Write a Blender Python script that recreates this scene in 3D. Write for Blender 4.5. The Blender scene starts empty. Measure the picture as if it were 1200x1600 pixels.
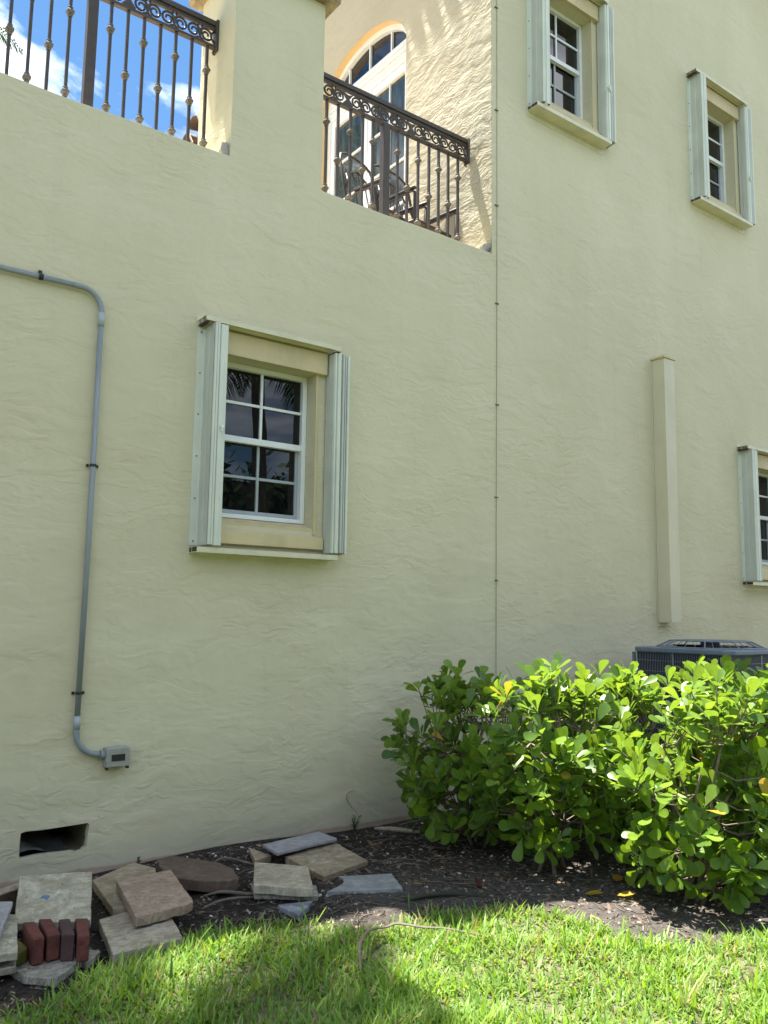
import bpy, bmesh, math, random
import numpy as np
from mathutils import Vector, Matrix
R = math.radians
random.seed(7); rng = np.random.default_rng(11)
S = bpy.context.scene
COL = S.collection

# ------------------------------------------------------------------ camera
YAW, PIT, ROL, FPX = R(36.7), R(7.05), R(.797), 1310.0
cy, sy, cp, sp = math.cos(YAW), math.sin(YAW), math.cos(PIT), math.sin(PIT)
fw = Vector((sy*cp, cy*cp, sp)); rt = Vector((cy, -sy, 0)); up = rt.cross(fw)
r2 = rt*math.cos(ROL)+up*math.sin(ROL); u2 = up*math.cos(ROL)-rt*math.sin(ROL)
cd = bpy.data.cameras.new("camera"); cam = bpy.data.objects.new("camera", cd); COL.objects.link(cam)
cd.sensor_fit = 'VERTICAL'; cd.sensor_height = 36; cd.lens = FPX/1600*36
cd.clip_start = .05; cd.clip_end = 2000
cam.matrix_world = Matrix(((r2.x, u2.x, -fw.x, 0), (r2.y, u2.y, -fw.y, -5.05), (r2.z, u2.z, -fw.z, 1.5), (0, 0, 0, 1)))
S.camera = cam

# ------------------------------------------------------------------ world and sun
TO_SUN = Vector((-.076, .292, 1)).normalized()
ELEV = math.asin(TO_SUN.z); AZ = math.atan2(TO_SUN.x, TO_SUN.y)
w = bpy.data.worlds.new("World"); S.world = w; w.use_nodes = True
nt = w.node_tree; nt.nodes.clear()
def N(nt, t, **k):
    n = nt.nodes.new(t)
    for a, b in k.items():
        if a.startswith('i_'):
            n.inputs[int(a[2:]) if a[2:].isdigit() else a[2:]].default_value = b
        else: setattr(n, a, b)
    return n
sky = N(nt, 'ShaderNodeTexSky', sky_type='NISHITA', sun_disc=False, sun_elevation=ELEV, sun_rotation=AZ,
        air_density=1.0, dust_density=.0, ozone_density=3.5)
tc = N(nt, 'ShaderNodeTexCoord')
mp = N(nt, 'ShaderNodeMapping'); mp.inputs['Scale'].default_value = (1, 1, 1.9); mp.inputs['Location'].default_value = (0.4, 2.2, 1.1)
nz = N(nt, 'ShaderNodeTexNoise'); nz.inputs['Scale'].default_value = 2.6; nz.inputs['Detail'].default_value = 9; nz.inputs['Roughness'].default_value = .58; nz.inputs['Distortion'].default_value = .35
cr = N(nt, 'ShaderNodeValToRGB'); cr.color_ramp.elements[0].position = .47; cr.color_ramp.elements[1].position = .66
mx = N(nt, 'ShaderNodeMix', data_type='RGBA'); mx.inputs[7].default_value = (18., 18.5, 19.2, 1)
bg = N(nt, 'ShaderNodeBackground'); bg.inputs[1].default_value = .05
out = N(nt, 'ShaderNodeOutputWorld')
L = nt.links.new
L(tc.outputs['Generated'], mp.inputs[0]); L(mp.outputs[0], nz.inputs['Vector']); L(nz.outputs[0], cr.inputs[0])
L(cr.outputs[0], mx.inputs[0])
ms = N(nt, 'ShaderNodeMix', data_type='RGBA', blend_type='MULTIPLY'); ms.inputs[0].default_value = 1; ms.inputs[7].default_value = (.72, .93, 1.0, 1)
L(sky.outputs[0], ms.inputs[6]); L(ms.outputs[2], mx.inputs[6])
L(mx.outputs[2], bg.inputs[0]); L(bg.outputs[0], out.inputs[0])
sd = bpy.data.lights.new("sun", 'SUN'); sd.energy = 5.0; sd.angle = R(.53); sd.color = (1, .95, .87)
so = bpy.data.objects.new("sun", sd); COL.objects.link(so); so.location = (0, 0, 20)
so.rotation_euler = TO_SUN.to_track_quat('Z', 'Y').to_euler()
S.view_settings.view_transform = 'Standard'; S.view_settings.look = 'None'; S.view_settings.gamma = 1
S.view_settings.exposure = 2.05; S.view_settings.use_curve_mapping = False
S.render.engine = 'CYCLES'

# ------------------------------------------------------------------ helpers
def mesh(name, vs, fs, smooth=False):
    me = bpy.data.meshes.new(name); me.from_pydata([tuple(map(float, v)) for v in vs], [], fs); me.update()
    if smooth: me.polygons.foreach_set('use_smooth', [True]*len(me.polygons))
    return me
def link(name, me, mat=None, parent=None, loc=None):
    o = bpy.data.objects.new(name, me); COL.objects.link(o)
    if mat is not None and len(me.materials) == 0: me.materials.append(mat)
    if parent is not None: o.parent = parent
    if loc is not None: o.location = loc
    return o
def tag(o, label=None, cat=None, group=None, kind=None):
    if label: o['label'] = label
    if cat: o['category'] = cat
    if group: o['group'] = group
    if kind: o['kind'] = kind
    return o
def empty(name, loc, label=None, cat=None, group=None):
    o = bpy.data.objects.new(name, None); COL.objects.link(o); o.location = loc; o.empty_display_size = .1
    return tag(o, label, cat, group)
class MB:
    def __init__(s): s.v = []; s.f = []
    def add(s, vs, fs):
        b = len(s.v); s.v += [tuple(v) for v in vs]; s.f += [tuple(i+b for i in f) for f in fs]; return s
    def box(s, a, b):
        x0, y0, z0 = a; x1, y1, z1 = b
        return s.add([(x0,y0,z0),(x1,y0,z0),(x1,y1,z0),(x0,y1,z0),(x0,y0,z1),(x1,y0,z1),(x1,y1,z1),(x0,y1,z1)],
              [(0,3,2,1),(4,5,6,7),(0,1,5,4),(1,2,6,5),(2,3,7,6),(3,0,4,7)])
    def tube(s, pts, rad, n=8, cap=True, flat=1.0):
        pts = [Vector(p) for p in pts]; m = len(pts); rr = rad if isinstance(rad, (list, tuple)) else [rad]*m
        t0 = (pts[1]-pts[0]).normalized(); a = Vector((0,0,1)) if abs(t0.z) < .9 else Vector((1,0,0))
        nrm = t0.cross(a).normalized(); b = len(s.v)
        for i, p in enumerate(pts):
            t = (pts[min(i+1, m-1)]-pts[max(i-1, 0)]).normalized()
            nrm = (nrm-t*nrm.dot(t)).normalized(); bi = t.cross(nrm)
            for k in range(n):
                an = 2*math.pi*k/n; s.v.append(tuple(p+(nrm*math.cos(an)+bi*math.sin(an)*flat)*rr[i]))
        for i in range(m-1):
            for k in range(n):
                s.f.append((b+i*n+k, b+i*n+(k+1) % n, b+(i+1)*n+(k+1) % n, b+(i+1)*n+k))
        if cap:
            s.f.append(tuple(b+k for k in range(n))[::-1]); s.f.append(tuple(b+(m-1)*n+k for k in range(n)))
        return s
    def prism(s, poly, z0, z1, ax=2):
        n = len(poly)
        def P(p, z): return {2: (p[0], p[1], z), 1: (p[0], z, p[1]), 0: (z, p[0], p[1])}[ax]
        return s.add([P(p, z0) for p in poly]+[P(p, z1) for p in poly],
            [tuple(range(n))[::-1], tuple(range(n, 2*n))]+[(i, (i+1) % n, n+(i+1) % n, n+i) for i in range(n)])
    def build(s, name, mat, parent=None, smooth=False, bevel=0, loc=None, seg=2, fix=True):
        me = mesh(name, s.v, s.f, smooth)
        if fix:
            bm = bmesh.new(); bm.from_mesh(me); bmesh.ops.recalc_face_normals(bm, faces=bm.faces); bm.to_mesh(me); bm.free()
        o = link(name, me, mat, parent, loc)
        if bevel:
            b = o.modifiers.new('bevel', 'BEVEL'); b.width = bevel; b.segments = seg; b.limit_method = 'ANGLE'; b.angle_limit = R(40)
            me.polygons.foreach_set('use_smooth', [True]*len(me.polygons))
            try: me.set_sharp_from_angle(angle=R(35))
            except Exception: pass
        return o
def box(name, a, b, mat, parent=None, bevel=0): return MB().box(a, b).build(name, mat, parent, bevel=bevel)

# ------------------------------------------------------------------ materials
def newmat(name):
    m = bpy.data.materials.new(name); m.use_nodes = True; nt = m.node_tree
    return m, nt, nt.nodes['Principled BSDF']
def noise(nt, vec, scale, detail=4, rough=.5, dist=0):
    n = nt.nodes.new('ShaderNodeTexNoise'); n.inputs['Scale'].default_value = scale; n.inputs['Detail'].default_value = detail
    n.inputs['Roughness'].default_value = rough; n.inputs['Distortion'].default_value = dist
    if vec is not None: nt.links.new(vec, n.inputs['Vector'])
    return n
def ramp(nt, fac, stops):
    r = nt.nodes.new('ShaderNodeValToRGB'); e = r.color_ramp.elements
    while len(e) < len(stops): e.new(.5)
    for k, (p, c) in enumerate(stops):
        e[k].position = p; e[k].color = (c, c, c, 1) if isinstance(c, (int, float)) else (*c, 1)
    nt.links.new(fac, r.inputs[0]); return r
def mixc(nt, fac, a, b, mode='MIX'):
    m = nt.nodes.new('ShaderNodeMix'); m.data_type = 'RGBA'; m.blend_type = mode
    for sock, v in ((m.inputs[0], fac), (m.inputs[6], a), (m.inputs[7], b)):
        if hasattr(v, 'links'): nt.links.new(v, sock)
        elif isinstance(v, (int, float)): sock.default_value = v
        else: sock.default_value = (*v, 1)
    return m.outputs[2]
def math_(nt, op, a, b=None):
    m = nt.nodes.new('ShaderNodeMath'); m.operation = op
    for s_, v in ((m.inputs[0], a), (m.inputs[1], b)):
        if v is None: continue
        if hasattr(v, 'links'): nt.links.new(v, s_)
        else: s_.default_value = v
    return m.outputs[0]
def bump(nt, h, bsdf, strength=.5, dist=.01, prev=None):
    b = nt.nodes.new('ShaderNodeBump'); b.inputs['Strength'].default_value = strength; b.inputs['Distance'].default_value = dist
    nt.links.new(h, b.inputs['Height'])
    if prev is not None: nt.links.new(prev, b.inputs['Normal'])
    nt.links.new(b.outputs[0], bsdf.inputs['Normal']); return b.outputs[0]
def pos(nt, scale=(1,1,1), obj=False):
    if obj:
        g = nt.nodes.new('ShaderNodeTexCoord').outputs['Object']
    else: g = nt.nodes.new('ShaderNodeNewGeometry').outputs['Position']
    m = nt.nodes.new('ShaderNodeMapping'); m.inputs['Scale'].default_value = scale; nt.links.new(g, m.inputs[0]); return m.outputs[0]

def mat_simple(name, col, rough=.5, metal=0, var=.12, vscale=8, bumps=.15, bscale=60, spec=.5, obj=True, dirt=0):
    m, nt, b = newmat(name); p = pos(nt, obj=obj)
    n = noise(nt, p, vscale, 5, .6)
    c = mixc(nt, ramp(nt, n.outputs[0], [(.3, 0.), (.7, 1.)]).outputs[0], [x*(1-var) for x in col], [min(1, x*(1+var)) for x in col])
    if dirt:
        n3 = noise(nt, pos(nt, (1, 1, .25), obj), 5, 6, .65)
        c = mixc(nt, ramp(nt, n3.outputs[0], [(.5, 0.), (.75, dirt)]).outputs[0], c, [x*.45 for x in col])
    nt.links.new(c, b.inputs['Base Color'])
    b.inputs['Roughness'].default_value = rough; b.inputs['Metallic'].default_value = metal; b.inputs['Specular IOR Level'].default_value = spec
    if bumps:
        n2 = noise(nt, p, bscale, 4, .6); bump(nt, n2.outputs[0], b, bumps, .002)
    return m

def mat_stucco(name, c1, c2, amp=1.0, base_stain=True, sc=1.0):
    m, nt, b = newmat(name)
    p0 = pos(nt)
    # warp the position so that the trowel strokes curl
    wn = noise(nt, pos(nt, (1, 1, 1.4)), 2.3, 2, .5)
    va = nt.nodes.new('ShaderNodeVectorMath'); va.operation = 'SCALE'; va.inputs['Scale'].default_value = .22
    nt.links.new(wn.outputs['Color'], va.inputs[0])
    ad = nt.nodes.new('ShaderNodeVectorMath'); ad.operation = 'ADD'; nt.links.new(p0, ad.inputs[0]); nt.links.new(va.outputs[0], ad.inputs[1])
    ms = nt.nodes.new('ShaderNodeMapping'); ms.inputs['Scale'].default_value = (sc, sc, 2.5*sc); ms.inputs['Rotation'].default_value = (0, R(-7), 0)
    nt.links.new(ad.outputs[0], ms.inputs[0])
    # trowel ledges: the edge of each stroke is a short soft step, present only in patches
    n1 = noise(nt, ms.outputs[0], 2.9, 3, .5, .35)
    led1 = ramp(nt, n1.outputs[0], [(.43, 0.), (.52, .7), (.62, 1.)]).outputs[0]
    n1b = noise(nt, ms.outputs[0], 6.4, 2, .5, .6)
    led2 = ramp(nt, n1b.outputs[0], [(.46, 0.), (.55, .75), (.66, 1.)]).outputs[0]
    mask = ramp(nt, noise(nt, p0, 1.15, 3, .6).outputs[0], [(.44, 0.), (.62, 1.)]).outputs[0]
    mask2 = ramp(nt, noise(nt, p0, 2.1, 2, .6).outputs[0], [(.42, .10), (.62, 1.)]).outputs[0]
    h = math_(nt, 'MULTIPLY', led1, math_(nt, 'MULTIPLY', mask2, .42))
    h = math_(nt, 'ADD', h, math_(nt, 'MULTIPLY', math_(nt, 'MULTIPLY', led2, mask), .34))
    nsoft = noise(nt, ms.outputs[0], 1.5, 3, .5, .2)
    h = math_(nt, 'ADD', h, math_(nt, 'MULTIPLY', nsoft.outputs[0], 2.0))
    nmid = noise(nt, ms.outputs[0], 10, 2, .5, .3)
    h = math_(nt, 'ADD', h, math_(nt, 'MULTIPLY', math_(nt, 'MULTIPLY', nmid.outputs[0], mask2), .26))
    nf = noise(nt, p0, 90, 3, .6)
    b1 = bump(nt, h, b, .33*amp, .024)
    bump(nt, nf.outputs[0], b, .16, .002, b1)
    # paint colour: slight weathering blotches, run-off streaks
    bl = ramp(nt, noise(nt, pos(nt, (1, 1, .7)), .9, 6, .6).outputs[0], [(.3, 0.), (.72, 1.)])
    c = mixc(nt, bl.outputs[0], c1, c2)
    st = ramp(nt, noise(nt, pos(nt, (5.5, 5.5, .35)), 1.2, 5, .62).outputs[0], [(.55, 0.), (.8, .12)])
    c = mixc(nt, st.outputs[0], c, [c1[0]*.62, c1[1]*.62, c1[2]*.6])
    fl = ramp(nt, noise(nt, p0, 26, 5, .7).outputs[0], [(.35, .0), (.7, .12)])
    c = mixc(nt, fl.outputs[0], c, [c1[0]*.7, c1[1]*.7, c1[2]*.66])
    if base_stain:
        sx = nt.nodes.new('ShaderNodeSeparateXYZ'); nt.links.new(nt.nodes.new('ShaderNodeNewGeometry').outputs['Position'], sx.inputs[0])
        nb = noise(nt, pos(nt, (1, 1, 1)), 2.4, 5, .6)
        hz = math_(nt, 'ADD', sx.outputs[2], math_(nt, 'MULTIPLY', math_(nt, 'SUBTRACT', nb.outputs[0], .5), -.35))
        dirtz = ramp(nt, hz, [(.0, .45), (.22, .10), (.6, .0)])
        c = mixc(nt, dirtz.outputs[0], c, (.27, .25, .21))
        nb2 = noise(nt, pos(nt, (1, 1, .4)), 3.5, 4, .6)
        hz2 = math_(nt, 'ADD', sx.outputs[2], math_(nt, 'MULTIPLY', nb2.outputs[0], -.05))
        pk = ramp(nt, hz2, [(.0, .65), (.012, .0)])
        c = mixc(nt, pk.outputs[0], c, (.30, .185, .145))
    nt.links.new(c, b.inputs['Base Color']); b.inputs['Roughness'].default_value = .78; b.inputs['Specular IOR Level'].default_value = .25
    return m
M = {}
M['stucco'] = mat_stucco('stucco', (.56, .515, .345), (.64, .595, .415))
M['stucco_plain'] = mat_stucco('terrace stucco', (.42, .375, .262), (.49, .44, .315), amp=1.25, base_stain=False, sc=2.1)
M['trim'] = mat_simple('cream trim paint', (.57, .48, .27), .55, var=.08, vscale=3, bumps=.2, bscale=40, dirt=.35)
M['arch'] = mat_simple('ochre arch colour', (.64, .46, .23), .6, var=.06)  # arch reveal in a more saturated ochre than the trim
M['track'] = mat_simple('cream track enamel', (.62, .59, .41), .4, var=.07, dirt=.3)
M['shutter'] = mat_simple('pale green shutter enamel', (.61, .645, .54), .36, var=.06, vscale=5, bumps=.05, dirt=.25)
M['shutter_shade'] = mat_simple('shaded shutter enamel', (.48, .505, .435), .42, var=.08, vscale=5, bumps=.05, dirt=.35)  # darker copy of the shutter enamel, paints shade into side-facing blades
M['white'] = mat_simple('white window frame', (.74, .77, .76), .35, var=.03, bumps=.03, dirt=.05)
M['screen_frame'] = mat_simple('grey sash frame', (.34, .38, .39), .4, var=.06, bumps=.03)
M['screw'] = mat_simple('rusty screw', (.06, .05, .045), .6)
M['rust'] = mat_simple('dark rusty gap', (.05, .035, .025), .8)
def mat_glass(name, col, rough, coat=False, streak=0):
    m, nt, b = newmat(name)
    b.inputs['Base Color'].default_value = (*col, 1); b.inputs['Roughness'].default_value = rough
    b.inputs['IOR'].default_value = 1.52; b.inputs['Specular IOR Level'].default_value = .5
    n = noise(nt, pos(nt), 1.3, 2, .5); bump(nt, n.outputs[0], b, .06, .02)
    if streak:
        p = pos(nt, (6, 6, .9)); s_ = ramp(nt, noise(nt, p, 2.5, 5, .6).outputs[0], [(.35, 0.), (.75, 1.)])
        nt.links.new(mixc(nt, s_.outputs[0], col, streak), b.inputs['Base Color'])
    return m
M['glass'] = mat_glass('dark window glass', (.002, .0025, .004), .01)
M['door_glass'] = mat_glass('curtained door glass', (.02, .028, .028), .05, streak=(.07, .10, .095))
M['iron'] = mat_simple('brown wrought iron', (.05, .037, .028), .55, metal=0, var=.25, vscale=20, bumps=.3, bscale=90)
M['iron_dust'] = mat_simple('dusty iron knot', (.13, .11, .09), .7, var=.35, vscale=60, bumps=.5, bscale=120)
M['chair'] = mat_simple('brown chair metal', (.05, .037, .03), .45, metal=.2)
M['conduit'] = mat_simple('grey plastic conduit', (.24, .275, .285), .42, var=.06, vscale=4, bumps=.08, dirt=.25)
M['coupling'] = mat_simple('pale coupling plastic', (.36, .41, .43), .45, var=.05)
M['box'] = mat_simple('weathered grey box', (.30, .31, .27), .5, var=.12, vscale=30, dirt=.4)
M['black'] = mat_simple('black plastic', (.012, .014, .016), .45)
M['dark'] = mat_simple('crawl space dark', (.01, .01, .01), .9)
M['cable'] = mat_simple('thin grey cable', (.30, .28, .2), .6)
M['sheet'] = mat_simple('grey crumpled sheet', (.16, .165, .17), .6, bumps=.5, bscale=25)
M['ac'] = mat_simple('blue grey cabinet enamel', (.13, .165, .21), .42, var=.08, dirt=.3)
M['ac_wire'] = mat_simple('grey wire guard', (.17, .19, .22), .45)
M['coil'] = mat_simple('dark condenser coil', (.012, .013, .018), .7, var=.3, vscale=40, bumps=.5, bscale=300)
M['concrete'] = mat_simple('concrete', (.33, .31, .28), .85, var=.15, bumps=.4)
M['roof_tile'] = mat_simple('dark clay roof tile', (.09, .05, .035), .75, var=.3, vscale=12, bumps=.4)
M['mortar'] = mat_simple('pale mortar', (.45, .38, .32), .85)
M['terrace'] = mat_simple('terrace paving', (.45, .36, .26), .8)

def mat_stone(name, a, b_, c_, pit=.5, rough=.75, vein=None, scale=1.0):
    m, nt, b = newmat(name); p = pos(nt, obj=False)
    n1 = noise(nt, p, 7*scale, 8, .68, .8)
    c = ramp(nt, n1.outputs[0], [(.36, a), (.5, b_), (.62, c_)]).outputs[0]
    n4 = noise(nt, p, 22, 6, .7, .4)
    c = mixc(nt, ramp(nt, n4.outputs[0], [(.44, .0), (.60, .6)]).outputs[0], c, [x*.62 for x in b_])
    c = mixc(nt, ramp(nt, n4.outputs[0], [(.36, .3), (.46, .0)]).outputs[0], c, [min(1, x*1.3) for x in c_])
    n2 = noise(nt, p, 30*scale, 7, .72, .5)
    pits = ramp(nt, n2.outputs[0], [(.33, 1.), (.43, 0.)])
    c = mixc(nt, math_(nt, 'MULTIPLY', pits.outputs[0], pit), c, [x*.3 for x in a])
    n3 = noise(nt, p, 130, 4, .7)
    c = mixc(nt, ramp(nt, n3.outputs[0], [(.4, 0.), (.7, .35)]).outputs[0], c, [x*.55 for x in b_])
    if vein:
        v = noise(nt, pos(nt, (1, 3, 1)), 3.5, 5, .6, 1.6)
        vv = ramp(nt, math_(nt, 'ABSOLUTE', math_(nt, 'SUBTRACT', v.outputs[0], .5)), [(0., 1.), (.025, 0.)])
        c = mixc(nt, math_(nt, 'MULTIPLY', vv.outputs[0], .75), c, vein)
    nt.links.new(c, b.inputs['Base Color']); b.inputs['Roughness'].default_value = rough
    h = math_(nt, 'SUBTRACT', n1.outputs[0], math_(nt, 'MULTIPLY', pits.outputs[0], .6))
    b1 = bump(nt, h, b, .5, .006); bump(nt, n3.outputs[0], b, .3, .0015, b1)
    return m
M['st_pale'] = mat_stone('pale pitted travertine', (.28, .25, .165), (.42, .385, .28), (.52, .49, .39), .8, scale=1.4)
M['st_tan'] = mat_stone('tan sandstone paver', (.25, .20, .125), (.36, .285, .185), (.44, .38, .28), .55, vein=(.17, .13, .09))
M['st_pink'] = mat_stone('rosy tan paver', (.28, .20, .14), (.40, .285, .205), (.42, .35, .26), .25, vein=(.14, .11, .09))
M['st_vein'] = mat_stone('cream veined paver', (.28, .235, .16), (.38, .32, .225), (.48, .43, .33), .3, vein=(.50, .46, .38))
M['st_brown'] = mat_stone('dark brown slab', (.085, .055, .038), (.12, .08, .055), (.15, .11, .08), .2)
M['st_lav'] = mat_stone('lavender grey marble', (.29, .28, .30), (.36, .345, .37), (.41, .395, .41), .15, rough=.45)
M['st_grey'] = mat_stone('blue grey slab', (.22, .23, .225), (.28, .29, .285), (.34, .345, .33), .25)
M['st_dirty'] = mat_stone('dirty grey slab', (.15, .135, .10), (.33, .30, .24), (.44, .41, .34), .9, vein=(.05, .045, .04), scale=.9)
M['st_black'] = mat_stone('blue black stone', (.06, .065, .08), (.24, .26, .30), (.33, .34, .36), .6)
M['br_red'] = mat_stone('red brick', (.08, .021, .016), (.115, .029, .022), (.17, .05, .036), .35)
M['br_dark'] = mat_stone('purple brown brick', (.055, .026, .027), (.075, .035, .036), (.10, .05, .048), .2)
M['br_moss'] = mat_stone('mossy yellow block', (.07, .065, .01), (.14, .12, .02), (.2, .17, .05), .5)
M['blue_chip'] = mat_simple('blue paint chip', (.10, .17, .28), .5, var=.3, vscale=60)

def mat_soil():
    m, nt, b = newmat('dark garden soil'); p = pos(nt)
    n1 = noise(nt, p, 2.2, 6, .6, .4); n2 = noise(nt, p, 38, 7, .72, .2); n3 = noise(nt, p, 160, 4, .7)
    c = ramp(nt, n2.outputs[0], [(.3, (.010, .008, .006)), (.5, (.028, .022, .017)), (.68, (.072, .058, .046))]).outputs[0]
    grey = ramp(nt, n1.outputs[0], [(.45, 0.), (.6, 1.)]).outputs[0]
    c2 = ramp(nt, n2.outputs[0], [(.3, (.04, .035, .031)), (.7, (.135, .12, .105))]).outputs[0]
    sx = nt.nodes.new('ShaderNodeSeparateXYZ'); nt.links.new(nt.nodes.new('ShaderNodeNewGeometry').outputs['Position'], sx.inputs[0])
    # sandy patches lie towards the lawn edge and under the hedge
    yy = math_(nt, 'ADD', sx.outputs[1], math_(nt, 'MULTIPLY', n1.outputs[0], 1.0))
    sand = ramp(nt, math_(nt, 'MULTIPLY', yy, -1.), [(.30, 0.), (.75, 1.)]).outputs[0]
    xx = ramp(nt, math_(nt, 'MULTIPLY', sx.outputs[0], .25), [(.55, 0.), (.72, 1.)]).outputs[0]
    f = math_(nt, 'MAXIMUM', math_(nt, 'MULTIPLY', grey, .25), math_(nt, 'MULTIPLY', math_(nt, 'MULTIPLY', sand, xx), .9))
    c = mixc(nt, f, c, c2)
    wsp = ramp(nt, n3.outputs[0], [(.66, 0.), (.72, .8)])
    c = mixc(nt, wsp.outputs[0], c, (.34, .32, .28))
    nt.links.new(c, b.inputs['Base Color']); b.inputs['Roughness'].default_value = .92; b.inputs['Specular IOR Level'].default_value = .2
    b1 = bump(nt, n2.outputs[0], b, .9, .02); bump(nt, n3.outputs[0], b, .6, .004, b1)
    return m
M['soil'] = mat_soil()
def mat_leafy(name, attr, transl, rough=.4, spec=.4, veins=False):
    m, nt, b = newmat(name)
    at = nt.nodes.new('ShaderNodeAttribute'); at.attribute_name = attr; at.attribute_type = 'GEOMETRY'
    c = at.outputs['Color']
    nt.links.new(c, b.inputs['Base Color']); b.inputs['Roughness'].default_value = rough; b.inputs['Specular IOR Level'].default_value = spec
    tr = nt.nodes.new('ShaderNodeBsdfTranslucent'); nt.links.new(mixc(nt, 1., c, (1.6, 1.5, .55), 'MULTIPLY'), tr.inputs[0])
    mx = nt.nodes.new('ShaderNodeMixShader'); mx.inputs[0].default_value = transl
    nt.links.new(b.outputs[0], mx.inputs[1]); nt.links.new(tr.outputs[0], mx.inputs[2])
    nt.links.new(mx.outputs[0], nt.nodes['Material Output'].inputs[0]); return m
M['grass'] = mat_leafy('grass blades', 'tint', .38, .5, .3)
def mat_leaf(name, base, tip, rough=.37):
    m, nt, b = newmat(name)
    oi = nt.nodes.new('ShaderNodeObjectInfo'); g = nt.nodes.new('ShaderNodeNewGeometry')
    rnd = noise(nt, pos(nt), 9, 1, .5)
    t = math_(nt, 'FRACT', math_(nt, 'ADD', oi.outputs['Random'], g.outputs['Random Per Island']))
    c = mixc(nt, t, base, tip)
    c = mixc(nt, math_(nt, 'MULTIPLY', g.outputs['Backfacing'], .55), c, (.17, .27, .10))
    fine = noise(nt, pos(nt, (1, 1, 1)), 60, 4, .6)
    c = mixc(nt, ramp(nt, fine.outputs[0], [(.4, 0.), (.75, .3)]).outputs[0], c, [x*.6 for x in base])
    nt.links.new(c, b.inputs['Base Color']); b.inputs['Roughness'].default_value = rough; b.inputs['Specular IOR Level'].default_value = .4
    tr = nt.nodes.new('ShaderNodeBsdfTranslucent'); nt.links.new(mixc(nt, 1., c, (2.1, 1.9, .5), 'MULTIPLY'), tr.inputs[0])
    mx = nt.nodes.new('ShaderNodeMixShader'); mx.inputs[0].default_value = .34
    bump(nt, fine.outputs[0], b, .15, .001)
    nt.links.new(b.outputs[0], mx.inputs[1]); nt.links.new(tr.outputs[0], mx.inputs[2])
    nt.links.new(mx.outputs[0], nt.nodes['Material Output'].inputs[0]); return m
M['leaf'] = mat_leaf('glossy hedge leaf', (.048, .115, .016), (.185, .295, .026))
M['leaf_yellow'] = mat_leaf('yellowing leaf', (.35, .28, .03), (.42, .24, .03))
M['bark'] = mat_simple('pale brown bark', (.17, .135, .10), .85, var=.3, vscale=30, bumps=.5)
M['root'] = mat_simple('grey brown root', (.13, .105, .085), .9, var=.3, vscale=30, bumps=.5)
M['straw'] = mat_simple('dry straw brown', (.27, .22, .16), .75, var=.25, vscale=25, bumps=.4)
M['straw_grey'] = mat_simple('grey dried frond', (.10, .08, .062), .75, var=.3, vscale=30, bumps=.4)
M['palm'] = mat_simple('palm leaflet', (.06, .11, .03), .45, var=.3, vscale=2)
M['palm_trunk'] = mat_simple('palm trunk', (.2, .17, .13), .9, var=.3, vscale=6, bumps=.6, bscale=20)
M['weed'] = mat_simple('weed leaf', (.05, .10, .025), .5)
M['weed_dark'] = mat_simple('dark dry shoot', (.025, .03, .018), .8)
M['redleaf'] = mat_simple('dark red dry leaf', (.09, .02, .015), .6)
M['turf'] = mat_simple('turf thatch', (.10, .10, .05), .95, var=.4, vscale=14, bumps=.8, bscale=50, obj=False)
M['hedgefar'] = mat_simple('far hedge leaf', (.04, .09, .02), .5, var=.3)

# ------------------------------------------------------------------ ground
EDGE = [(-40, -1.6), (.2, -1.62), (.94, -1.605), (1.102, -1.526), (1.389, -1.29), (1.55, -1.256), (1.857, -1.243), (2.077, -1.275), (2.307, -1.40),
        (2.42, -1.62), (2.679, -1.70), (2.934, -1.67), (3.11, -1.794), (3.28, -1.93), (3.36, -2.2), (3.42, -2.467), (3.536, -2.681),
        (3.765, -2.731), (3.991, -2.80), (5, -3.0), (8, -3.0), (60, -3.0)]
EX = np.array([e[0] for e in EDGE]); EY = np.array([e[1] for e in EDGE])
def edge(x): return np.interp(x, EX, EY)
def gz(x, y): return .012*np.sin(3.1*x+1.3*y)+.010*np.sin(5.3*y-2.2*x+1)+.006*np.sin(13*x+3)*np.sin(11*y)
def grid(name, xs, rows, yf, zf, mat, kind):
    V = []; F = []; n = len(xs)
    for j in range(rows+1):
        for x in xs:
            y = yf(x, j/rows); V.append((x, y, zf(x, y, j/rows)))
    for j in range(rows):
        for i in range(n-1): F.append((j*n+i, (j+1)*n+i, (j+1)*n+i+1, j*n+i+1))
    o = link(name, mesh(name, V, F, True), mat); o['kind'] = kind; return o
gnd = link('ground', mesh('ground', [(-400, -400, -.09), (400, -400, -.09), (400, 400, -.09), (-400, 400, -.09)], [(0, 1, 2, 3)]), M['turf']); gnd['kind'] = 'structure'
xs = sorted(set(np.round(np.concatenate([np.linspace(-8, .4, 18), np.arange(.4, 5.6, .03), np.linspace(5.6, 16, 26)]), 3)))
grid('soil_bed', xs, 80, lambda x, t: .02+(edge(x)-.16-.02)*t,
     lambda x, y, t: float(gz(x, y))+(.012 if t < .02 else 0)+.006*math.sin(37*x+5*y)*math.sin(41*y)-(.05*max(0, t-.93)/.07), M['soil'], 'structure')
xl = sorted(set(np.round(np.concatenate([np.linspace(-30, .4, 20), np.arange(.4, 5.6, .05), np.linspace(5.6, 30, 20)]), 3)))
grid('lawn_ground', xl, 40, lambda x, t: (edge(x)+.02)-t*t*(30 if True else 0)-.02*t, lambda x, y, t: float(gz(x, y))+(-.02 if t == 0 else .012), M['turf'], 'structure')

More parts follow.
